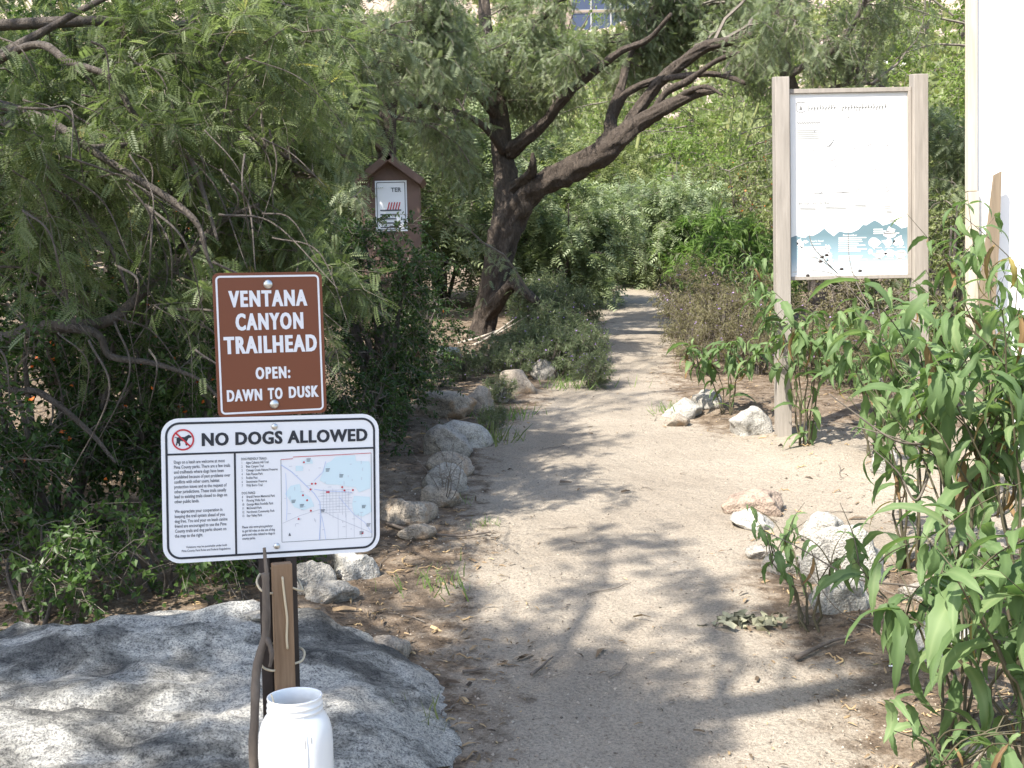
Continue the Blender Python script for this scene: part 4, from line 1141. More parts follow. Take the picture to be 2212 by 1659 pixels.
#  (x, base y, width, height in picture units), material, label
ROCKS = [
    (878, 1136, 108, 64, 'tan', 'low smooth tan stone nearest the white sign on the left edge of the trail'),
    (898, 1168, 72, 36, 'tan', 'small tan stone half buried below the smooth tan one'),
    (950, 1100, 74, 46, 'tan', 'small pinkish stone under the twiggy dead sprig at the foot of the stone row'),
    (965, 1066, 90, 62, 'grey', 'rounded grey stone wedged below the flat pinkish slab'),
    (966, 1030, 92, 52, 'tan', 'flat topped pinkish slab in the middle of the stone row'),
    (970, 990, 96, 70, 'grey', 'pointed grey stone leaning on the square pale one'),
    (1000, 970, 104, 70, 'white', 'square pale stone with an orange stained lower corner'),
    (968, 905, 112, 58, 'tan', 'biggest rounded tan stone of the row under the green bush'),
    (1030, 898, 62, 62, 'tan', 'upright tan stone touching the biggest rounded one'),
    (1080, 872, 50, 42, 'grey', 'dark grey stone almost hidden by grass above the stone row'),
    (1120, 850, 74, 52, 'tan', 'pale domed stone among purple flowered forbs'),
    (1182, 822, 66, 46, 'grey', 'jagged pale stone under the twiggy forb'),
    (1204, 782, 40, 32, 'grey', 'dark stone behind the jagged pale one'),
    (1257, 812, 36, 42, 'grey', 'grey stone hidden in the forb beside the trail'),
    (755, 1256, 98, 66, 'white', 'speckled white stone under the corner of the white sign'),
    (668, 1284, 98, 72, 'grey', 'dull grey stone right of the sign post, in shade'),
    (700, 1312, 110, 44, 'grey', 'flat grey stone against the shaded one by the sign post'),
    (836, 1426, 82, 46, 'tan', 'small buff stone touching the back of the boulder'),
    (575, 1340, 70, 22, 'grey', 'small grey stone lying on the back of the boulder'),
    (968, 792, 46, 44, 'white', 'pale pitted stone in the litter near the old mesquite foot'),
    (1478, 906, 82, 44, 'white', 'white stone with a grass tuft on the right edge of the trail'),
    (1460, 922, 62, 26, 'tan', 'flat pale stone in front of the grass tuft stone'),
    (1625, 944, 92, 64, 'white', 'bright white angular stone left of the board post foot'),
    (1530, 884, 62, 40, 'grey', 'grey stone under the low ragweed clump'),
    (1650, 1118, 150, 52, 'red', 'low reddish stone, broad and half buried at the trail edge'),
    (1630, 1146, 96, 42, 'white', 'smooth cream stone in front of the broad reddish one'),
    (1788, 1180, 96, 72, 'white', 'white stone behind the big grey rock'),
    (1842, 1270, 184, 136, 'white', 'big grey rock right of the trail behind the ragweed sprig'),
    (1832, 1328, 134, 88, 'white', 'white cracked rock at the foot of the big grey one'),
    (1700, 1245, 84, 46, 'grey', 'low grey stone at the trail side of the big grey rock'),
    (1650, 1212, 66, 34, 'grey', 'small flat grey stone between trail and big grey rock'),
    (2050, 1430, 164, 92, 'white', 'pale half hidden stone under the large leaved ragweed'),
    (1920, 1024, 60, 58, 'white', 'white stone at the end of the bare clearing, behind ragweed'),
    (1906, 792, 52, 50, 'grey', 'grey upright stone behind the board'),
    (1890, 832, 44, 24, 'white', 'small whitish stone behind the board, below the grey upright one'),
    (1384, 614, 34, 18, 'grey', 'small grey stone far away at the bend of the trail'),
    (2120, 1650, 66, 44, 'tan', 'small tan stone at the bottom edge under ragweed leaves'),
    (1985, 1300, 60, 40, 'grey', 'grey stone deep in the ragweed stems'),
]
for k, (px, py, w, h, kind, lab) in enumerate(ROCKS):
    g = G(px, py); m = g[1] / FPX
    rx = w * m / 2 * (1.28 if px < 1080 else 1.12); ry = rx * (.8 if w < 150 else .65); rz = h * m * .74
    c = np.array([g[0], g[1] + ry * .8, 0]); c[2] = Hs(c[0], c[1]) + rz * .30
    if lab.startswith('small grey stone lying'): c = W(575, 1330, 3.62); c[2] += .0
    V, f = rock_shape(4, 900 + k, (rx, ry, rz), 9 + k % 5)
    a = (k * 1.7) % 3.14
    rot = np.array([[math.cos(a), math.sin(a), 0], [-math.sin(a), math.cos(a), 0], [0, 0, 1]])
    Vd = V / np.array([rx, ry, rz]) @ rot; Vd = Vd / np.abs(Vd).max(0) * np.array([rx, ry, rz])
    o = part('stone', Vd + c, [f], M['rock_' + kind], smooth=True)
    tag(o, lab, 'stone', 'stones lining the trail')


# ------------------------------------------------------------------ lettering
def text_geo(txt, size=1.0, offset=0.0, res=3, spacing=1.0):
    cu = bpy.data.curves.new('lettering', 'FONT'); cu.body = txt; cu.size = size; cu.resolution_u = res; cu.offset = offset; cu.space_character = spacing
    o = bpy.data.objects.new('lettering', cu); COL.objects.link(o)
    dg = bpy.context.evaluated_depsgraph_get(); dg.update()
    me = bpy.data.meshes.new_from_object(o.evaluated_get(dg))
    V = np.array([v.co[:] for v in me.vertices]).reshape(-1, 3); F = {}
    for p in me.polygons: F.setdefault(len(p.vertices), []).append(list(p.vertices))
    bpy.data.objects.remove(o); bpy.data.curves.remove(cu); bpy.data.meshes.remove(me)
    return V, [np.array(v) for v in F.values()]

class Face:
    """a flat sign face: u right, v up, w out of the face"""
    def __init__(s, O, yaw, tilt=0.0):
        s.O = np.asarray(O, float); c, q = math.cos(yaw), math.sin(yaw)
        r = np.array([c, q, 0.]); z = np.array([0, 0, 1.])
        s.r = math.cos(tilt) * r + math.sin(tilt) * z; s.z = math.cos(tilt) * z - math.sin(tilt) * r
        s.n = np.array([q, -c, 0.])
    def P(s, uvw):
        uvw = np.asarray(uvw, float).reshape(-1, 3)
        return s.O + uvw[:, :1] * s.r + uvw[:, 1:2] * s.z + uvw[:, 2:] * s.n
    def ax(s): return np.array([s.r, s.n, s.z])
    def fit(s, A, txt, u0, u1, v0, v1, w, off=0.0, sp=1.0, res=3, bold=0.0):
        V, F = text_geo(txt, 1, off, res, sp)
        mn = V.min(0) - [bold, 0, 0]; mx = V.max(0) + [bold, 0, 0]
        for k, d in enumerate((0, -bold, bold) if bold else (0,)):
            q = np.column_stack([u0 + (V[:, 0] + d - mn[0]) / (mx[0] - mn[0]) * (u1 - u0), v0 + (V[:, 1] - mn[1]) / (mx[1] - mn[1]) * (v1 - v0), np.full(len(V), w + .00012 * k)])
            A.add(s.P(q), F)
    def line(s, A, txt, u0, vc, size, w, wid=.9, off=0.0, u1=None, mono=0, ref=''):
        V, F = text_geo(txt, size, off * size, 2)
        V = V * [wid, 1, 1]
        if bool(mono): V = V * [mono / text_geo(ref, size, off * size, 2)[0][:, 0].max() / wid, 1, 1]
        if u1 is not None: V[:, 0] *= (u1 - u0) / (V[:, 0].max() - V[:, 0].min())
        q = np.column_stack([u0 + V[:, 0], vc + V[:, 1] - size * .25, np.full(len(V), w)]); A.add(s.P(q), F)
    def rect(s, A, u0, u1, v0, v1, w):
        A.add(s.P([(u0, v0, w), (u1, v0, w), (u1, v1, w), (u0, v1, w)]), [np.array([[0, 1, 2, 3]])])
    def poly(s, A, pts, w):
        # ear-free: triangulate with bmesh
        bm = bmesh.new(); vs_ = [bm.verts.new((a, b, 0)) for a, b in pts]; f = bm.faces.new(vs_)
        bmesh.ops.triangulate(bm, faces=[f]); bm.verts.index_update()
        T = np.array([[v.index for v in t.verts] for t in bm.faces]); bm.free()
        A.add(s.P(np.column_stack([np.array(pts), np.full(len(pts), w)])), [T])
    def stroke(s, A, pts, th, w):
        pts = np.asarray(pts, float); d = nrm(np.gradient(pts, axis=0)); n = np.column_stack([-d[:, 1], d[:, 0]]) * th / 2
        V = np.vstack([pts + n, pts - n]); k = len(pts); i = np.arange(k - 1)
        A.add(s.P(np.column_stack([V, np.full(2 * k, w)])), [np.stack([i + k, i + k + 1, i + 1, i], -1)])

def rrect(hw, hh, rad, n=7):
    P = []
    for cx, cy, a0 in ((hw - rad, hh - rad, 0), (-hw + rad, hh - rad, 90), (-hw + rad, -hh + rad, 180), (hw - rad, -hh + rad, 270)):
        for k in range(n): a = math.radians(a0 + 90 * k / (n - 1)); P.append((cx + rad * math.cos(a), cy + rad * math.sin(a)))
    return np.array(P)

def plate(fc, hw, hh, rad, th, mats, parent, name='panel'):
    P = rrect(hw, hh, rad); n = len(P)
    V = np.vstack([np.column_stack([P, np.zeros(n)]), np.column_stack([P, np.full(n, -th)])])
    i = np.arange(n); j = (i + 1) % n
    return part(name, fc.P(V), [np.arange(n)[None], (np.arange(n)[::-1] + n)[None], np.stack([i, i + n, j + n, j], -1)], mats, parent, midx=[0] + [1] * (n + 1))

def ring(fc, A, hw, hh, rad, th, w):
    a = rrect(hw, hh, rad, 9); b = rrect(hw - th, hh - th, rad - th, 9); n = len(a); i = np.arange(n); j = (i + 1) % n
    A.add(fc.P(np.column_stack([np.vstack([a, b]), np.full(2 * n, w)])), [np.stack([i, j, j + n, i + n], -1)])

def dome(fc, u, v, rad, parent):
    A = Acc(); n = 20; V = []; 
    prof = [(1.0, 0.0), (.97, .18), (.85, .36), (.62, .50), (.34, .57), (.0, .60)]
    for q, h in prof[:-1]:
        for k in range(n): a = 2 * np.pi * k / n; V.append((u + rad * q * math.cos(a), v + rad * q * math.sin(a), .0006 + rad * h))
    V.append((u, v, .0006 + rad * .6)); F = []
    for i in range(4):
        for k in range(n): F.append((i * n + k, i * n + (k + 1) % n, (i + 1) * n + (k + 1) % n, (i + 1) * n + k))
    T = [(4 * n + k, 4 * n + (k + 1) % n, 5 * n) for k in range(n)]
    return part('bolt', fc.P(V), [np.array(F), np.array(T)], M['bolt'], parent, smooth=True)

YAW = math.radians(17)
# steel post behind both signs
fw = Face(W(591, 1052, 2.37), YAW, math.radians(-.9))
fb = Face(W(584, 743, 2.372), YAW, math.radians(.6))
pc = W(603, 1300, 2.37)
gz = Hs(pc[0], pc[1])
fp = Face((pc[0], pc[1], 0), YAW)
root = thing('sign_post', 'dark steel channel post carrying the brown and the white sign', 'post', (pc[0], pc[1], gz))
A = Acc()
top = W(584, 598, 2.37)[2]
def pbox(u0, u1, w0, w1, z0, z1): A.add(*box_geo(fp.P([((u0 + u1) / 2, (z0 + z1) / 2, (w0 + w1) / 2)])[0], (u1 - u0) / 2, (w1 - w0) / 2, (z1 - z0) / 2, fp.ax()))
pbox(-.040, -.018, -.012, -.006, gz - .3, top); pbox(.018, .040, -.012, -.006, gz - .3, top)
pbox(-.021, -.016, -.040, -.012, gz - .3, top); pbox(.016, .021, -.040, -.012, gz - .3, top); pbox(-.016, .016, -.042, -.036, gz - .3, top)
A.part('channel', M['post'], root)

# brown sign
root = thing('trailhead_sign', 'brown metal sign reading VENTANA CANYON TRAILHEAD in white capitals', 'sign', fb.O)
plate(fb, .1143, .1524, .013, .002, [M['sign_brown'], M['alu']], root)
A = Acc(); ring(fb, A, .1143 - .0062, .1524 - .0062, .010, .0040, .0009); A.part('border', M['letter_white'], root)
A = Acc()
for txt, u0, u1, v0, v1, off, sp in (('VENTANA', -.083, .0815, .0795, .1145, .022, 1.12), ('CANYON', -.0705, .0715, .0300, .0665, .022, 1.12), ('TRAILHEAD', -.0965, .0985, -.0187, .0180, .022, 1.1),
        ('OPEN:', -.0335, .0395, -.0745, -.0485, .020, 1.15), ('DAWN', -.0945, -.0215, -.1195, -.0945, .022, 1.1), ('TO', -.0095, .0215, -.1185, -.0935, .022, 1.15), ('DUSK', .0345, .0985, -.1175, -.0925, .022, 1.1)):
    A = Acc(); fb.fit(A, txt, u0, u1, v0, v1, .0009, .028, sp + .12, 3, .038); A.part('lettering', M['letter_white'], root, kind='stuff')
dome(fb, 0, .1270, .0100, root); dome(fb, .003, -.1285, .0100, root)

# white sign
root = thing('dog_rule_sign', 'white metal sign reading NO DOGS ALLOWED with rules and a small map', 'sign', fw.O)
plate(fw, .2286, .1524, .036, .002, [M['sign_white'], M['alu']], root)
A = Acc(); ring(fw, A, .2286 - .0082, .1524 - .0082, .029, .0046, .0009)
fw.rect(A, -.2158, .2158, .0752, .0792, .0009); fw.rect(A, -.0820, -.0778, -.1396, .0752, .0009)
A.part('border', M['letter_black'], root)
A = Acc(); fw.fit(A, 'NO DOGS ALLOWED', -.147, .2035, .0925, .1205, .0009, .026, 1.10, 3, .024); A.part('heading', M['letter_black'], root)
A = Acc()
L1 = ['Dogs on a leash are welcome at most', 'Pima County parks. There are a few trails', 'and trailheads where dogs have been', 'prohibited because of past problems over', 'conflicts with other users, habitat', 'protection issues and at the request of', 'other jurisdictions. These trails usually', 'lead to existing trails closed to dogs on', 'other public lands.', '',
      'We appreciate your cooperation in', 'keeping the trail system ahead of you', 'dog free. You and your on leash canine', 'friend are encouraged to use the Pima', 'County trails and dog parks shown on', 'the map to the right.']
for k, t in enumerate(L1):
    if t: fw.line(A, t, -.2040, .0600 - k * .01035, .0098, .0009, .60, .014, mono=.1145, ref=L1[3])
for k, (t, u) in enumerate((('Violations may be punishable under both', -.182), ('Pima County Park Rules and Federal Regulations.', -.191))):
    fw.line(A, t, u, -.1195 - k * .0078, .0066, .0009, .62, .014, mono=.1005, ref='Pima County Park Rules and Federal Regulations.')
L2 = ['DOG FRIENDLY TRAILS:', ('1', 'Agua Caliente Hill Trail'), ('2', 'Bear Canyon Trail'), ('3', 'Cienega Creek Natural Preserve'), ('4', 'Feliz Paseos Park'), ('5', 'Robles Pass'), ('6', 'Sweetwater Preserve'), ('7', 'Wild Burro Trail'), '',
      'DOG PARKS:', ('8', 'Brandi Fenton Memorial Park'), ('9', 'Flowing Wells Park'), ('10', 'George Mehl Foothills Park'), ('11', 'McDonald Park'), ('12', 'Northwest Community Park'), ('13', 'Star Valley Park'), '', '',
      'Please visit www.pima.gov/nrpr', 'to get full rules on the use of dog', 'parks and rules related to dogs in', 'county parks.']
for k, t in enumerate(L2):
    v = .0620 - k * .0081
    if isinstance(t, tuple): fw.line(A, t[0], -.0665, v, .0072, .0009, .62, .014); fw.line(A, t[1], -.0570, v, .0074, .0009, .60, .014, mono=.066, ref=L2[3][1])
    elif t: fw.line(A, t, -.0670, v, .0074, .0009, .62, .016, mono=.0685, ref=L2[19])
A.part('rule_text', M['print_grey'], root)
# no dogs symbol: ring, bar and a standing dog
A = Acc(); th = np.linspace(0, 2 * np.pi, 41)
cu, cv = -.1845, .1075
fw.stroke(A, np.column_stack([cu + .0208 * np.cos(th), cv + .0208 * np.sin(th)]), .0034, .0014)
fw.stroke(A, [(cu - .0146, cv + .0146), (cu, cv), (cu + .0146, cv - .0146)], .0034, .0014)
A.part('prohibition_ring', M['print_red'], root)
A = Acc()
dog = [(-.0150, .0050), (-.0140, .0000), (-.0125, .0040), (-.0110, .0052), (-.0060, .0058), (.0030, .0056), (.0080, .0085), (.0105, .0102), (.0125, .0098), (.0160, .0075), (.0175, .0062), (.0165, .0042), (.0135, .0035), (.0110, .0030), (.0095, .0000), (.0075, -.0030), (.0070, -.0070), (.0085, -.0125), (.0055, -.0125), (.0042, -.0080), (.0035, -.0035), (-.0010, -.0030), (-.0050, -.0018), (-.0062, -.0050), (-.0052, -.0090), (-.0060, -.0130), (-.0090, -.0130), (-.0085, -.0090), (-.0115, -.0065), (-.0118, -.0110), (-.0145, -.0120), (-.0140, -.0075), (-.0128, -.0030), (-.0132, .0010), (-.0150, .0000)]
fw.poly(A, [(cu + a, cv + b) for a, b in dog[2:-1]] , .0009)
fw.stroke(A, [(cu - .0122, cv + .0040), (cu - .0145, cv + .0058), (cu - .0165, cv + .0050)], .0014, .0010)
A.part('dog_symbol', M['letter_black'], root)
# small map
mu0, mu1, mv0, mv1 = .0160, .2110, -.1200, .0660
mp = lambda a, b: (mu0 + a * (mu1 - mu0), mv1 - b * (mv1 - mv0))
A = Acc(); TH = .0009
fw.stroke(A, [mp(0, .04), mp(0, .5), mp(0, 1)], TH, .0012); fw.stroke(A, [mp(0, 1), mp(.5, 1), mp(1, 1)], TH, .0012); fw.stroke(A, [mp(1, 1), mp(1, .5), mp(1, 0)], TH, .0012)
A.part('map_frame', M['print_grey'], root)
A = Acc(); fw.stroke(A, [mp(0, .04), mp(.13, .035), mp(.131, .015), mp(.5, .01), mp(1, 0)], .0012, .0014)
for a, b in ((.25, .08), (.335, .335), (.375, .335), (.32, .40), (.50, .44), (.52, .44), (.67, .39), (.695, .43), (.79, .43), (.235, .465), (.28, .525), (.32, .65), (.185, .74), (.895, .945)):
    fw.poly(A, [(mp(a, b)[0] + .0022 * math.cos(t), mp(a, b)[1] + .0022 * math.sin(t)) for t in np.linspace(0, 2 * np.pi, 10)[:-1]], .0016)
A.part('map_marks', M['print_red'], root, kind='stuff')
A = Acc()
for blob in ([(.60, .03), (.82, .02), (.83, .09), (.98, .10), (1, .2), (.985, .42), (.86, .46), (.82, .40), (.70, .38), (.62, .36), (.50, .35), (.42, .30), (.46, .20), (.50, .10), (.55, .08)],
             [(.80, .50), (.98, .52), (.995, .70), (.90, .75), (.80, .72), (.78, .60)],
             [(.10, .35), (.20, .33), (.22, .42), (.32, .50), (.36, .60), (.24, .64), (.14, .60), (.08, .50), (.04, .44)],
             [(.22, .06), (.34, .05), (.35, .10), (.24, .10)], [(.16, .12), (.24, .12), (.24, .18), (.16, .18)]):
    fw.poly(A, [mp(a, b) for a, b in blob], .0009)
A.part('map_areas', M['print_teal'], root)
A = Acc(); r = R(77)
fw.stroke(A, [mp(0, .10), mp(.12, .19), mp(.25, .33), mp(.36, .45), mp(.42, .55), mp(.43, .72), mp(.41, 1)], .0016, .0013)
fw.stroke(A, [mp(.36, .40), mp(.50, .43), mp(.66, .44), mp(.78, .46)], .0013, .0013); fw.stroke(A, [mp(.05, .2), mp(.06, .6), mp(.05, .75)], .0009, .0017)
fw.stroke(A, [mp(.36, .30), mp(.46, .20), mp(.49, .08)], .0011, .0013); fw.stroke(A, [mp(.44, .72), mp(.47, .9), mp(.48, 1)], .0009, .0017); fw.stroke(A, [mp(.63, .5), mp(.8, .72), mp(.92, .82), mp(1, .95)], .0009, .0017)
A.part('map_rivers', M['print_river'], root)
A = Acc()
for k in range(9): x = .46 + .035 * k; fw.stroke(A, [mp(x, .40 + .02 * (k % 3)), mp(x, .55), mp(x, .66 + .03 * (k % 4))], .0006, .0015)
for k in range(9): y = .42 + .033 * k; fw.stroke(A, [mp(.44 - .02 * (k % 3), y), mp(.6, y), mp(.76 + .02 * (k % 2), y)], .0006, .0015)
for x in (.42, .62, .71, .80, .88): fw.stroke(A, [mp(x, .7), mp(x, .85), mp(x, .99)], .0006, .0015)
fw.stroke(A, [mp(.01, .78), mp(.2, .70), mp(.42, .64), mp(.6, .75), mp(1, .95)], .0008, .0015)
for k in range(46):
    a, b = r.uniform(.03, .9), r.uniform(.1, .95); 
    if r.uniform() < .7: fw.rect(A, mp(a, b)[0], mp(a, b)[0] + r.uniform(.003, .008), mp(a, b)[1], mp(a, b)[1] + .0009, .0017)
    else: fw.rect(A, mp(a, b)[0], mp(a, b)[0] + .0009, mp(a, b)[1], mp(a, b)[1] + r.uniform(.003, .008), .0017)
A.part('map_roads', M['print_line'], root)
A = Acc()
for a, b in ((.30, .045), (.51, .17), (.66, .245), (.91, .62), (.13, .52), (.22, .575), (.96, .84), (.88, .93), (.45, .645)):
    for q in range(3): p = mp(a, b + q * .014); fw.rect(A, p[0] - .004, p[0] + .005 - .001 * q, p[1], p[1] + .0012, .0020)
p = mp(.085, .93); fw.poly(A, [(p[0], p[1] + .007), (p[0] + .0028, p[1]), (p[0] - .0028, p[1])], .0020)
A.part('map_names', M['print_grey'], root)
dome(fw, .0035, .1300, .0068, root); dome(fw, .0050, -.1275, .0068, root)

# wooden slat wired to the front of the post
fs = Face((W(612, 1350, 2.33)[0], W(612, 1350, 2.33)[1], 0), YAW + math.radians(3))
z1 = W(604, 1216, 2.33)[2]; z0 = z1 - .50
root = thing('wooden_stake', 'short brown wooden stake wired to the front of the sign post', 'stake', fs.P([(0, z0, 0)])[0])
V, F = box_geo(fs.P([(0, (z0 + z1) / 2, 0)])[0], .0205, .013, (z1 - z0) / 2, fs.ax(), .002)
o = part('board', V, F, M['slat'], root)
zz = W(600, 1270, 2.3)[2]; zy = W(600, 1400, 2.3)[2]
P = smooth_path(np.array([fs.P([(u, z, .0155)])[0] for u, z in ((-.001, zz + .018), (.0, zz), (.003, zz - .035), (.006, zz - .07), (.004, zz - .11), (.005, zz - .133))]), 24)
P = np.vstack([P[0] - fs.n * .006, P, P[-1] - fs.n * .006])
V, F = tube(P, np.full(len(P), .0026), 8); part('wire', V, F, M['wire'], root, smooth=True)
for (zc, dz) in ((W(600, 1272, 2.33)[2], -.012), (W(600, 1438, 2.33)[2], .016)):
    P = np.array([fs.P([q])[0] for q in ((-.018, zc - .006, .006), (-.030, zc - .004, .010), (-.046, zc + .004, .004), (-.048, zc + .018, -.03), (-.02, zc + .03, -.075), (.03, zc + .02, -.075), (.048, zc + dz, -.04), (.040, zc - .004 + dz * .5, -.012), (.019, zc + .001, .0))])
    P, RR = smooth_path(P, 44, np.full(9, .0025)); V, F = tube(P, RR, 8); part('wire_loop', V, F, M['wire'], root, smooth=True)

# forked dead stick tied beside the stake
A = Acc()
def st(L, R0, R1, bump=.12):
    P, RR = smooth_path(WP(L), 40, np.linspace(R0, R1, len(L))); A.add(*tube(P, RR * (1 + .1 * fbm(P * 60, 2, 4)), 10, bump, 5))
g = GY(532, 2.33)
bot = [(548, 1659, 2.29), (550, 1560, 2.29), (553, 1460, 2.29), (562, 1410, 2.29), (574, 1370, 2.29), (575, 1320, 2.29), (574, 1260, 2.29), (573, 1238, 2.29)]
P0 = WP(bot); P0 = np.vstack([g - [0, 0, .05], P0])
P, RR = smooth_path(P0, 60, np.linspace(.0100, .0078, len(P0))); A.add(*tube(P, RR * (1 + .1 * fbm(P * 60, 2, 4)), 10, .12, 5))
st([(575, 1262, 2.288), (576, 1240, 2.288), (573, 1210, 2.29), (571, 1183, 2.292)], .0042, .0034, .06)
st([(572, 1372, 2.29), (582, 1392, 2.284), (587, 1415, 2.282), (583, 1440, 2.284)], .0062, .0040)
o = A.part('forked_stick', M['stick'], None, True); tag(o, 'forked grey dead stick standing tied against the wooden stake', 'stick')

# white plastic jar
jc = W(636, 1490, 2.235); zt = jc[2] - .012; zb = zt - .25
fj = Face((jc[0], jc[1], 0), math.radians(12))
root = thing('plastic_jar', 'open white plastic jar with faint pencil marks hung before the stake', 'jar', (jc[0], jc[1], zb))
prof = [(.0, zb), (.060, zb), (.070, zb + .004), (.0745, zb + .016), (.0750, zb + .10), (.0750, zb + .150), (.0735, zb + .175), (.0690, zb + .195), (.0615, zb + .209), (.0560, zb + .216), (.0553, zb + .221), (.0570, zb + .2225), (.0570, zb + .225), (.0548, zb + .227), (.0548, zb + .232), (.0566, zb + .2335), (.0566, zb + .236), (.0548, zb + .238), (.0550, zb + .2455), (.0562, zb + .2475), (.0556, zb + .250), (.0535, zb + .250), (.0522, zb + .247), (.0520, zb + .225), (.0600, zb + .205), (.0715, zb + .17), (.0720, zb + .02), (.0, zb + .006)]
n = 48; V = []; F = []
for q, z in prof:
    for k in range(n): a = 2 * np.pi * k / n; V.append((jc[0] + q * math.cos(a), jc[1] + q * math.sin(a), z))
for i in range(len(prof) - 1):
    for k in range(n): F.append((i * n + k, i * n + (k + 1) % n, (i + 1) * n + (k + 1) % n, (i + 1) * n + k))
part('body', V, [np.array(F)], M['jar'] if 'jar' in M else M['white_paint'], root, smooth=True)
sa = math.radians(-62); P = np.array([[jc[0] + (q + .0004) * math.cos(sa), jc[1] + (q + .0004) * math.sin(sa), z] for q, z in prof[3:11]])
V, F = tube(smooth_path(P, 24), np.full(24, .0009), 6); part('mould_seam', V, F, M['jar'], root, smooth=True)
A = Acc()
def on_jar(txt, ang, v, size, rad=.0754, slant=0.0):
    V, F = text_geo(txt, size, .0, 2)
    a = math.radians(ang) - V[:, 0] / rad * -1 - math.pi / 2
    A.add(np.column_stack([jc[0] + rad * np.cos(a), jc[1] + rad * np.sin(a), zt - v + V[:, 1] + slant * V[:, 0]]), F)
on_jar('J', 24, .082, .020); on_jar('I', 34, .078, .019); on_jar("'", 5, .078, .014); on_jar('C I A', -20, .128, .013); on_jar('7 E A', -22, .150, .012)
A.part('pencil_marks', M['faint_grey'], root)
P = WP([(592, 1520, 2.22), (588, 1506, 2.225), (586, 1500, 2.23)]); V, F = tube(P, np.array([.002, .0018, .0015]), 6); o = part('straw', V, F, M['wire']); tag(o, 'bit of dry straw resting inside the mouth of the jar', 'straw')

# ------------------------------------------------------------------ information board with two square posts
Y = 7.2
fi = Face(W(1836, 397, Y), math.radians(0))
cx = fi.O[0]; cz = fi.O[2]
xl, xr = W(1689, 560, Y)[0], W(1985, 560, Y)[0]
ztl, ztr = W(1689, 166, Y)[2], W(1985, 160, Y)[2]
root = thing('information_board', 'faded white trail information board between two square tan posts', 'board', (cx, Y, Hs(cx, Y)))
for x, zt_, lab in ((xl, ztl, 'left tan post in front of the ragweed'), (xr, ztr, 'right tan post behind tall ragweed')):
    zb_ = Hs(x, Y) - .3
    V, F = box_geo((x, Y, (zt_ + zb_) / 2), .046, .046, (zt_ - zb_) / 2, None, .004)
    V[:, 2] += np.where(V[:, 2] > zt_ - .02, (V[:, 1] - Y) * .18, 0)
    o = part('post', V, F, M['post_tan'], root)
pl, pr = xl + .048, xr - .048
pb, pt = W(1836, 603, Y)[2], W(1836, 190, Y)[2]
yf = Y + .004
def fbox(x0, x1, z0, z1, y0, y1): return box_geo(((x0 + x1) / 2, (y0 + y1) / 2, (z0 + z1) / 2), (x1 - x0) / 2, (y1 - y0) / 2, (z1 - z0) / 2, None, .002)
for (x0, x1, z0, z1) in ((pl, pr, pt - .028, pt), (pl, pr, pb, pb + .024), (pl, pl + .012, pb + .024, pt - .028), (pr - .022, pr, pb + .024, pt - .028)):
    V, F = fbox(x0, x1, z0, z1, yf - .008, yf + .03); part('frame_rail', V, F, M['post_tan'], root)
u0, u1 = pl + .012, pr - .022; v0, v1 = pb + .024, pt - .028
V, F = box_geo(((u0 + u1) / 2, yf + .018, (v0 + v1) / 2), (u1 - u0) / 2, .008, (v1 - v0) / 2); panel = part('panel', V, F, M['panel_white'], root)
fi = Face((u0, yf + .010, v0), 0.0); PW = u1 - u0; PH = v1 - v0
# printed mountains along the foot of the panel
A = Acc()
ridge = [(0, .215), (.05, .225), (.09, .215), (.13, .213), (.15, .226), (.19, .222), (.24, .238), (.29, .262), (.32, .243), (.37, .218), (.42, .245), (.47, .236), (.53, .238), (.58, .252), (.62, .278), (.65, .275), (.72, .302), (.76, .288), (.79, .272), (.83, .278), (.87, .288), (.92, .270), (.95, .254), (1, .262)]
n = len(ridge)
P = [(a * PW, .012 * PH, .0012) for a, b in ridge] + [(a * PW, b * PH, .0012) for a, b in ridge]
i = np.arange(n - 1)
A.add(fi.P(P), [np.stack([i, i + 1, i + n + 1, i + n], -1)], np.array([0] * n + [b / .30 for a, b in ridge]))
A.part('mountain_print', M['mount'], panel)
A = Acc(); w = .0024
T = lambda t, a0, a1, b, s, off=.01: fi.fit(A, t, a0 * PW, a1 * PW, b * PH, (b + s) * PH, w, off)
r = R(91)
for k in range(12): # close lines of small print, too fine to read
    fi.rect(A, .06 * PW, (.30 + .01 * r.uniform(-1, 1)) * PW * (1 if k < 11 else .6), (.158 - k * .0088) * PH, (.158 - k * .0088 + .0045) * PH, w)
for k in range(8): fi.rect(A, .41 * PW, (.41 + .25 * r.uniform(.6, 1)) * PW, (.205 - k * .0105) * PH, (.205 - k * .0105 + .005) * PH, w)
for k in range(3): fi.rect(A, .41 * PW, (.41 + .25 * r.uniform(.7, 1)) * PW, (.105 - k * .0105) * PH, (.105 - k * .0105 + .005) * PH, w)
T("Don't Feed", .17, .28, .188, .011); T('the animals', .17, .26, .174, .010); T('Remember', .45, .57, .217, .010, .02)
for k in range(3): fi.rect(A, .71 * PW, (.71 + [.08, .14, .22][k]) * PW, (.248 - k * .011) * PH, (.248 - k * .011 + .006) * PH, w)
def blob(a, b, s, seed, sx=1.0):
    q = R(seed); th = np.linspace(0, 2 * np.pi, 15)[:-1]
    fi.poly(A, [(a * PW + s * sx * (1 + .28 * q.normal()) * math.cos(t), b * PH + s * (1 + .22 * q.normal()) * math.sin(t)) for t in th], w)
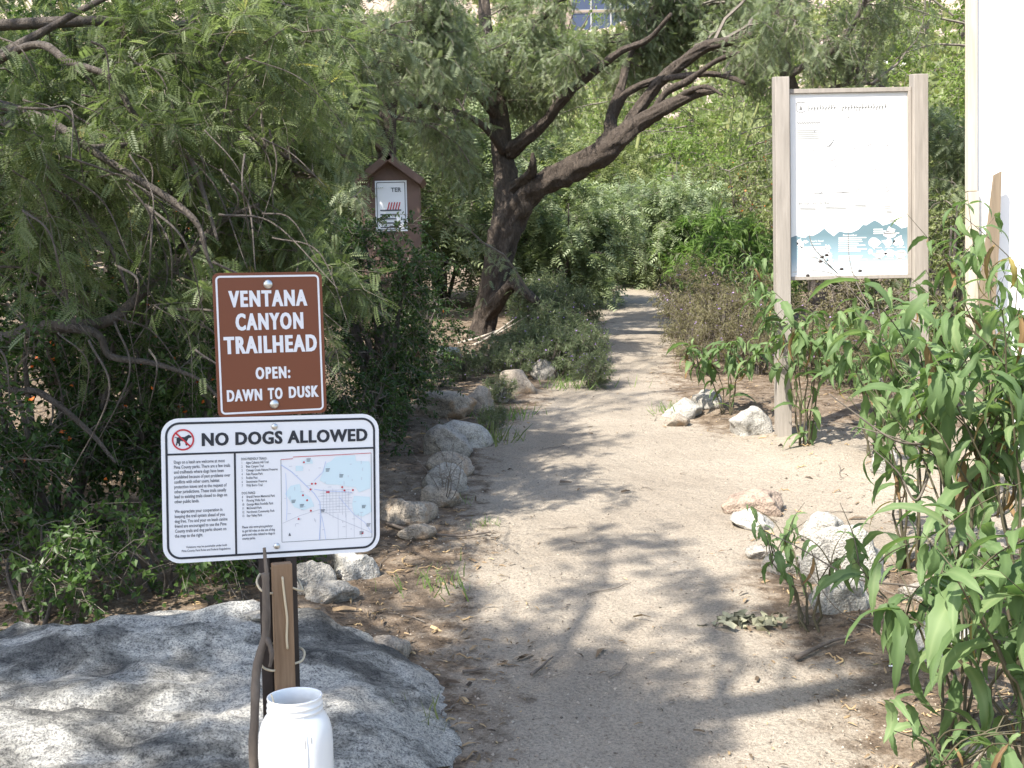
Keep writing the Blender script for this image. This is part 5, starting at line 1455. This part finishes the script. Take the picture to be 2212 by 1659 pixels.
for k, (a, b, s, sx) in enumerate(((.08, .182, .024, 1.1), (.13, .190, .011, 1.3), (.32, .152, .024, .8), (.33, .115, .018, 1.2), (.34, .078, .022, 1), (.72, .180, .034, 1), (.83, .176, .026, 1.1), (.93, .184, .034, .8), (.86, .225, .030, 1.3), (.68, .13, .018, .7), (.76, .115, .03, 1.1), (.85, .118, .026, 1), (.94, .11, .030, 1.2))): blob(a, b, s, 600 + k, sx)
for k in range(9): a = .71 + .10 * (k % 3); b = .148 - .03 * (k // 3); fi.rect(A, a * PW, (a + .07) * PW, b * PH, (b + .004) * PH, w)
A.part('white_print', M['panel_white'], panel)
A = Acc()
T('VENTANA CANYON TRAIL', .06, .34, .393, .016, .01)
# shield emblem with a pine tree, long faded title lines and map traces
sh = [(.0, 1.), (.25, 1.06), (.5, 1.), (.75, 1.06), (1., 1.), (.97, .55), (1.0, .2), (.5, 0.), (.0, .2), (.03, .55), (0, 1.)]
fi.stroke(A, [(PW * .06 + .055 * a, PH * .895 + .065 * b) for a, b in sh], .006, .0012)
fi.poly(A, [(PW * .06 + .0275, PH * .895 + .055), (PW * .06 + .040, PH * .895 + .018), (PW * .06 + .015, PH * .895 + .018)], .0013)
for k in range(28):
    a = .16 + .65 * k / 27
    if k in (10, 11): continue
    fi.stroke(A, [(a * PW, (.905 + .006 * r.uniform(-1, 1)) * PH), ((a + .006) * PW, .92 * PH), ((a + .012 * r.uniform(-.5, 1)) * PW, (.935 + .008 * r.uniform(-1, 1)) * PH)], .0062, .0012)
    fi.stroke(A, [(a * PW, .918 * PH), ((a + .01) * PW, .922 * PH), ((a + .019) * PW, .919 * PH)], .005, .0012)
for k in range(5): fi.stroke(A, [(.06 * PW, (.80 - k * .011) * PH), (.2 * PW, (.80 - k * .011) * PH), ((.25 + .15 * r.uniform()) * PW, (.801 - k * .011) * PH)], .0042, .0012)
for k in range(14): a = .06 + .19 * k / 13; fi.stroke(A, [(a * PW, .835 * PH), ((a + .008) * PW, .85 * PH), ((a + .012) * PW, .838 * PH)], .0045, .0012)
fi.poly(A, [(.49 * PW, .862 * PH), (.505 * PW, .862 * PH), (.4975 * PW, .885 * PH)], .0012)
for k in range(30):
    a, b = r.uniform(.1, .85), r.uniform(.45, .8); q = r.uniform(-.6, 1.2); l = r.uniform(.01, .06)
    fi.stroke(A, [(a * PW, b * PH), ((a + l * .5) * PW, (b + l * q * .3) * PH), ((a + l) * PW, (b + l * q * .8) * PH)], .0042, .0012)
fi.stroke(A, [(.2 * PW, .455 * PH), (.4 * PW, .457 * PH), (.6 * PW, .46 * PH)], .0042, .0012)
for a, b, l in ((.08, .375, .14), (.30, .378, .18), (.55, .385, .1), (.8, .375, .06), (.82, .35, .05), (.85, .30, .06)):
    for k in range(2): fi.stroke(A, [(a * PW, (b - .008 * k) * PH), ((a + l / 2) * PW, (b - .008 * k) * PH), ((a + l) * PW, (b - .008 * k) * PH)], .0042, .0012)
A.part('faded_map_print', M['faint'], panel, kind='stuff')

# ------------------------------------------------------------------ brown register box with a peaked roof
Yk = 9.3
ap = W(853, 332, Yk); e1 = W(914, 386, Yk); bl = W(783, 600, Yk); br = W(910, 600, Yk)
kx = (bl[0] + br[0]) / 2; hw = (br[0] - bl[0]) / 2; zb = bl[2]; gz = Hs(kx, Yk)
zap = ap[2]; sl = (zap - e1[2]) / (e1[0] - kx); ze = zap - sl * hw - .05
root = thing('register_box', 'brown wooden trail register box with a peaked roof among the bushes', 'register box', (kx, Yk, gz))
V = []
for y in (Yk, Yk + .16):
    for x, z in ((-hw, zb), (hw, zb), (hw, ze), (0, zap - .05), (-hw, ze)): V.append((kx + x, y, z))
part('body', V, [np.array([[0, 1, 2, 3, 4], [9, 8, 7, 6, 5]]), np.array([[0, 5, 6, 1], [1, 6, 7, 2], [2, 7, 8, 3], [3, 8, 9, 4], [4, 9, 5, 0]])], M['brownbox'], root)
for s in (-1, 1):
    L = math.hypot(hw + .05, sl * (hw + .05)) ; d = np.array([s * (hw + .05), 0, -sl * (hw + .05)]) / L; nn = np.array([s * -d[2] * s, 0, abs(d[0])]); nn = nrm(np.array([s * abs(d[2]), 0, abs(d[0])]))
    c = np.array([kx, Yk + .055, zap]) + d * L / 2 - nn * .030
    V, F = box_geo(c, L / 2, .155, .029, np.array([d, [0, 1, 0], nn]), .003); part('roof_board', V, F, M['brownbox'], root)
for x in (-hw + .06, hw - .06):
    V, F = box_geo((kx + x, Yk + .08, (zb + gz) / 2 - .1), .045, .045, (zb - gz) / 2 + .099, None, .004); part('leg', V, F, M['brownbox'], root)
fk = Face((kx + .01, Yk - .003, W(850, 445, Yk)[2]), 0.0)
nw = 34 * Yk / FPX; nh = 54 * Yk / FPX
V, F = box_geo((kx + .01, Yk - .003, fk.O[2]), nw, .003, nh); notice = part('notice', V, F, M['sign_white'], root)
fk.O = fk.O - np.array([0, .006, 0])
A = Acc(); ring(fk, A, nw - .012, nh - .012, .012, .006, .0012); fk.fit(A, 'TER', .0, nw - .045, nh * .55, nh * .72, .0012, .02)
for k in range(6): fk.rect(A, -nw + .04, nw - .05 - .02 * (k % 3), -nh * .2 - k * .035, -nh * .2 - k * .035 + .012, .0012)
A.part('notice_print', M['print_grey'], notice)
A = Acc()
for k in range(5): fk.stroke(A, [(-.03 + .022 * k, -.03), (-.022 + .022 * k, .0), (-.014 + .022 * k, .03)], .009, .0012)
A.part('notice_red_print', M['print_red'], notice)

# ------------------------------------------------------------------ white shed at the right with pale timber corner and a leaning plank
Ys = 6.35
xe = W(2090, 300, Ys)[0]; gz = Hs(xe + 1, Ys) - .4; zt = 4.6
root = thing('white_wall', 'tall white painted board wall with pale timber edge beside the ragweeds', 'wall', (xe + 1.3, Ys, gz))
seams = [xe + .055, xe + .46, xe + .90, xe + 1.34, xe + 1.78, xe + 2.22, xe + 2.66]
for k in range(len(seams) - 1):
    V, F = box_geo(((seams[k] + seams[k + 1]) / 2, Ys + .03, (gz + zt) / 2), (seams[k + 1] - seams[k]) / 2 - .0015, .02 , (zt - gz) / 2, None, .003); part('wall_panel', V, F, M['white_paint'], root)
for x in (xe + .30, xe + 1.35, xe + 2.40):
    V, F = box_geo((x, Ys + .10, (gz + zt) / 2), .045, .045, (zt - gz) / 2); part('rear_post', V, F, M['post_tan'], root)
zj = W(2095, 414, Ys)[2]
V, F = box_geo((xe + .026, Ys + .012, (zt + zj) / 2), .026, .024, (zt - zj) / 2 - .002, None, .002); part('corner_timber', V, F, M['trim'], root)
V, F = box_geo((xe + .030, Ys + .008, (gz + zj) / 2), .030, .026, (zj - gz) / 2 - .002, None, .002); part('corner_timber', V, F, M['trim'], root)
# leaning plank
p0, p1 = W(2126, 690, Ys - .10), W(2141, 378, Ys - .07)
g0 = Hs(p0[0], Ys - .2)
a = np.array([p0[0] - .02, Ys - .22, g0 - .05]); m = p0; b = p1
V = []
for c, w in ((a, .062), (m, .050), (W(2136, 520, Ys - .085), .036), (b, .020)):
    for dx in (-1, 1):
        for dy in (-.011, .011): V.append((c[0] + .055 - w + w * dx if dx < 0 else c[0] + .055, c[1] + dy, c[2] + (.02 if (c is b and dx > 0) else 0)))
F = []
for i in range(3):
    q = 4 * i; F += [(q, q + 2, q + 6, q + 4), (q + 1, q + 5, q + 7, q + 3), (q, q + 4, q + 5, q + 1), (q + 2, q + 3, q + 7, q + 6)]
F += [(0, 1, 3, 2), (12, 14, 15, 13)]
o = part('leaning_plank', V, [np.array(F)], M['plank']); tag(o, 'weathered grey brown plank with a slanting edge leaning on the white wall', 'plank')

# ------------------------------------------------------------------ litter, gravel and small finds
def in_view(n, r, y0, y1, p=1.6):
    Y = y0 + (y1 - y0) * r.uniform(0, 1, n) ** p
    X = r.uniform(-.50, .52, n) * Y
    return X, Y
def gravel():
    r = R(700); n = 16000
    X, Y = in_view(n, r, 2.3, 12)
    v = np.array([[1, 0, 0], [-.6, .8, 0], [-.5, -.8, 0], [0, 0, .8], [0, 0, -.5]]); f = np.array([[0, 1, 3], [1, 2, 3], [2, 0, 3], [1, 0, 4], [2, 1, 4], [0, 2, 4]])
    pos = np.column_stack([X, Y, H(X, Y) + .001])
    V, F = leaves(v, f, pos, nrm(np.column_stack([r.normal(size=n), r.normal(size=n), .3 * r.normal(size=n)])), np.tile([0, 0, 1.0], (n, 1)) + .3 * r.normal(size=(n, 3)), np.minimum(np.exp(r.normal(size=n) * .45) * .0034, .0075))
    part('gravel', V, [F], M['gravel'], None, np.repeat(r.uniform(0, 1, n), 5), kind='stuff')
M['gravel'] = leaf_mat('gravel_grain', [(0, (.10, .085, .07)), (.5, (.30, .25, .20)), (1, (.44, .39, .32))], 0.0, .9)
gravel()
def dry_leaves():
    r = R(701); n = 44000
    X, Y = in_view(n, r, 2.2, 13, 1.3); d = path_d(X, Y)
    nz = fbm(np.column_stack([X, Y, 0 * X]) * 1.6, 3, 2)
    keep = r.uniform(0, 1, n) < np.clip(.62 - d * 2.4 + nz * .55, .05, 1)
    clear = np.hypot((X - 1.75) / 1.3, (Y - 6.0) / 1.3) < .9
    keep &= ~(clear & (r.uniform(0, 1, n) < .85))
    X, Y = X[keep], Y[keep]; n = len(X)
    pos = np.column_stack([X, Y, H(X, Y) + r.uniform(.002, .012, n)])
    t = np.array([[-.12, 0, 0], [.12, 0, 0], [-.14, .5, .10], [.14, .5, .10], [-.05, 1, -.02], [.05, 1, -.02]]); f = np.array([[0, 1, 3, 2], [2, 3, 5, 4]])
    t[:, :2] *= [.8, 1]
    V, F = leaves(t, f, pos, np.column_stack([r.normal(size=n), r.normal(size=n), .12 * r.normal(size=n)]), np.tile([0, 0, 1.0], (n, 1)) + .35 * r.normal(size=(n, 3)), np.exp(r.normal(size=n) * .55) * .0165)
    part('leaf_litter', V, [F], M['litter'], None, np.repeat(np.clip(r.normal(size=n) * .30 + .5, 0, 1), 6), kind='stuff')
M['litter'] = leaf_mat('dry_litter', [(0, (.045, .032, .022)), (.45, (.15, .105, .065)), (.75, (.30, .21, .12)), (1, (.50, .36, .19))], .1, .8, 1.0)
dry_leaves()
def pods():
    r = R(702); n = 700
    X, Y = in_view(n, r, 2.3, 7.5, 1.2); d = path_d(X, Y); k = (d < .08) & (r.uniform(0, 1, n) < .8); X, Y = X[k], Y[k]; n = len(X)
    a = r.uniform(0, 6.28, n); L = r.uniform(.03, .08, n); s = np.linspace(-.5, .5, 6)
    cx = X[:, None] + np.cos(a)[:, None] * s * L[:, None] - np.sin(a)[:, None] * (s ** 2 - .1) * L[:, None] * r.normal(size=(n, 1)) * .8
    cy = Y[:, None] + np.sin(a)[:, None] * s * L[:, None] + np.cos(a)[:, None] * (s ** 2 - .1) * L[:, None] * r.normal(size=(n, 1)) * .8
    P = np.stack([cx, cy, H(cx, cy) + .007 + .004 * r.normal(size=(n, 6))], -1)
    V, F = tubes(P, np.tile([.0015, .0034, .0028, .0036, .003, .0012], (n, 1)), 4)
    part('bean_pods', V, [F], M['litter'], None, np.repeat(r.uniform(.6, 1, n), 24), kind='stuff')
    n = 260; X, Y = in_view(n, r, 2.3, 11, 1.2); d = path_d(X, Y); k = r.uniform(0, 1, n) < np.where(d > 0, .25, .9); X, Y = X[k], Y[k]; n = len(X)
    a = r.uniform(0, 6.28, n); L = np.exp(r.normal(size=n) * .5) * .11
    cx = X[:, None] + np.cos(a)[:, None] * s * L[:, None] + .006 * r.normal(size=(n, 6)); cy = Y[:, None] + np.sin(a)[:, None] * s * L[:, None] + .006 * r.normal(size=(n, 6))
    P = np.stack([cx, cy, H(cx, cy) + .006 + .004 * r.uniform(size=(n, 6))], -1)
    V, F = tubes(P, np.tile(np.linspace(.003, .0012, 6), (n, 1)), 4)
    part('fallen_twigs', V, [F], M['twig'], None, None, kind='stuff')
pods()

def lying_stick(L, w, lab, mat='stick', name='fallen_stick', dz=.008):
    P = []
    for (a, b) in L: p = G(a, b); P.append(p + [0, 0, w + dz])
    P, RR = smooth_path(np.array(P), 30, np.linspace(w, w * .4, len(L))); V, F = tube(P, RR, 7, .1)
    tag(part(name, V, F, M[mat], smooth=True), lab, 'stick')
lying_stick([(835, 1138), (880, 1152), (940, 1163), (1000, 1166), (1060, 1158)], .009, 'long thin dark curved stick lying between stones and trail')
lying_stick([(1148, 1468), (1170, 1450), (1185, 1435), (1195, 1428)], .006, 'short dark stick lying on the bare trail before the boulder')
lying_stick([(1210, 1047), (1235, 1048)], .009, 'stubby dark stick far up on the pale trail')
lying_stick([(1000, 1462), (1050, 1455)], .006, 'little stick lying beside the nose of the boulder')
lying_stick([(1720, 1432), (1790, 1400), (1840, 1385)], .009, 'dark stick lying in the litter below the ragweed')
A = Acc()
for a, b in (((1010, 752, 12.1), (1145, 680, 11.7)), ((1022, 748, 12.05), (1110, 690, 11.8)), ((990, 740, 12.2), (1080, 712, 11.9))):
    P = WP([a, ((a[0] + b[0]) / 2, (a[1] + b[1]) / 2 + 3, (a[2] + b[2]) / 2), b]); P[0][2] = min(P[0][2], Hs(P[0][0], P[0][1])); A.add(*tube(smooth_path(P, 10), np.linspace(.016, .008, 10), 6))
tag(A.part('dead_stalks', M['deadstick'], None, True), 'bleached dead stalks leaning at the foot of the old mesquite', 'stalks')
# little dead sprig on the stones
A = Acc(); r = R(703); b = G(960, 1095)
for k in range(9):
    a = r.uniform(0, 6.28); P = np.array([b, b + [.05 * math.cos(a), .05 * math.sin(a) - .03, .14], b + [.16 * math.cos(a), .12 * math.sin(a) - .06, r.uniform(.12, .36)]]); P[1:] += r.normal(size=(2, 3)) * .02
    A.add(*tube(smooth_path(P, 9), np.linspace(.003, .001, 9), 5))
    for j in range(3): q = P[1] + (P[2] - P[1]) * r.uniform(.1, .9); A.add(*tube(np.array([q, q + r.normal(size=3) * .04]), np.array([.0016, .0008]), 4))
tag(A.part('dead_sprig', M['twig'], None, True), 'dead bristly sprig spread over the lower stones of the row', 'twig')
# wilted green brown leaf heap on the trail
A = Acc(); g = G(1615, 1350); r = R(704)
n = 60; pos = g + np.column_stack([r.normal(size=n) * .055, r.normal(size=n) * .03, r.uniform(.004, .03, n)])
t = np.array([[-.2, 0, 0], [.2, 0, 0], [-.25, .5, .25], [.25, .5, .1], [-.1, 1, -.1], [.1, 1, 0]]); f = np.array([[0, 1, 3, 2], [2, 3, 5, 4]])
V, F = leaves(t, f, pos, rand_dir(r, n) * [1, 1, .3], rand_dir(r, n), r.uniform(.03, .06, n))
tag(part('wilted_sprig', V, [F], M['wilt'], None, np.repeat(r.uniform(0, 1, n), 6)), 'wilted crumpled sprig of leaves lying on the right side of the trail', 'leaves', None, 'stuff')
# white cigarette end
g = G(2143, 1865 / 1944 * 1659 * 0 + 1535) if False else G(1940, 1562)
V, F = tube(np.array([g + [-.012, 0, .006], g + [.014, .004, .006]]), np.array([.004, .004]), 10); tag(part('cigarette_end', V, F, M['white_paint'], smooth=True), 'white cigarette end lying in the litter under the ragweed', 'litter')
g = G(1928, 1444); V, F = tube(np.array([g + [-.012, 0, .005], g + [.012, -.004, .005]]), np.array([.0035, .0035]), 10); tag(part('paper_scrap', V, F, M['sign_white'], smooth=True), 'tiny white paper roll on the trail edge', 'litter')
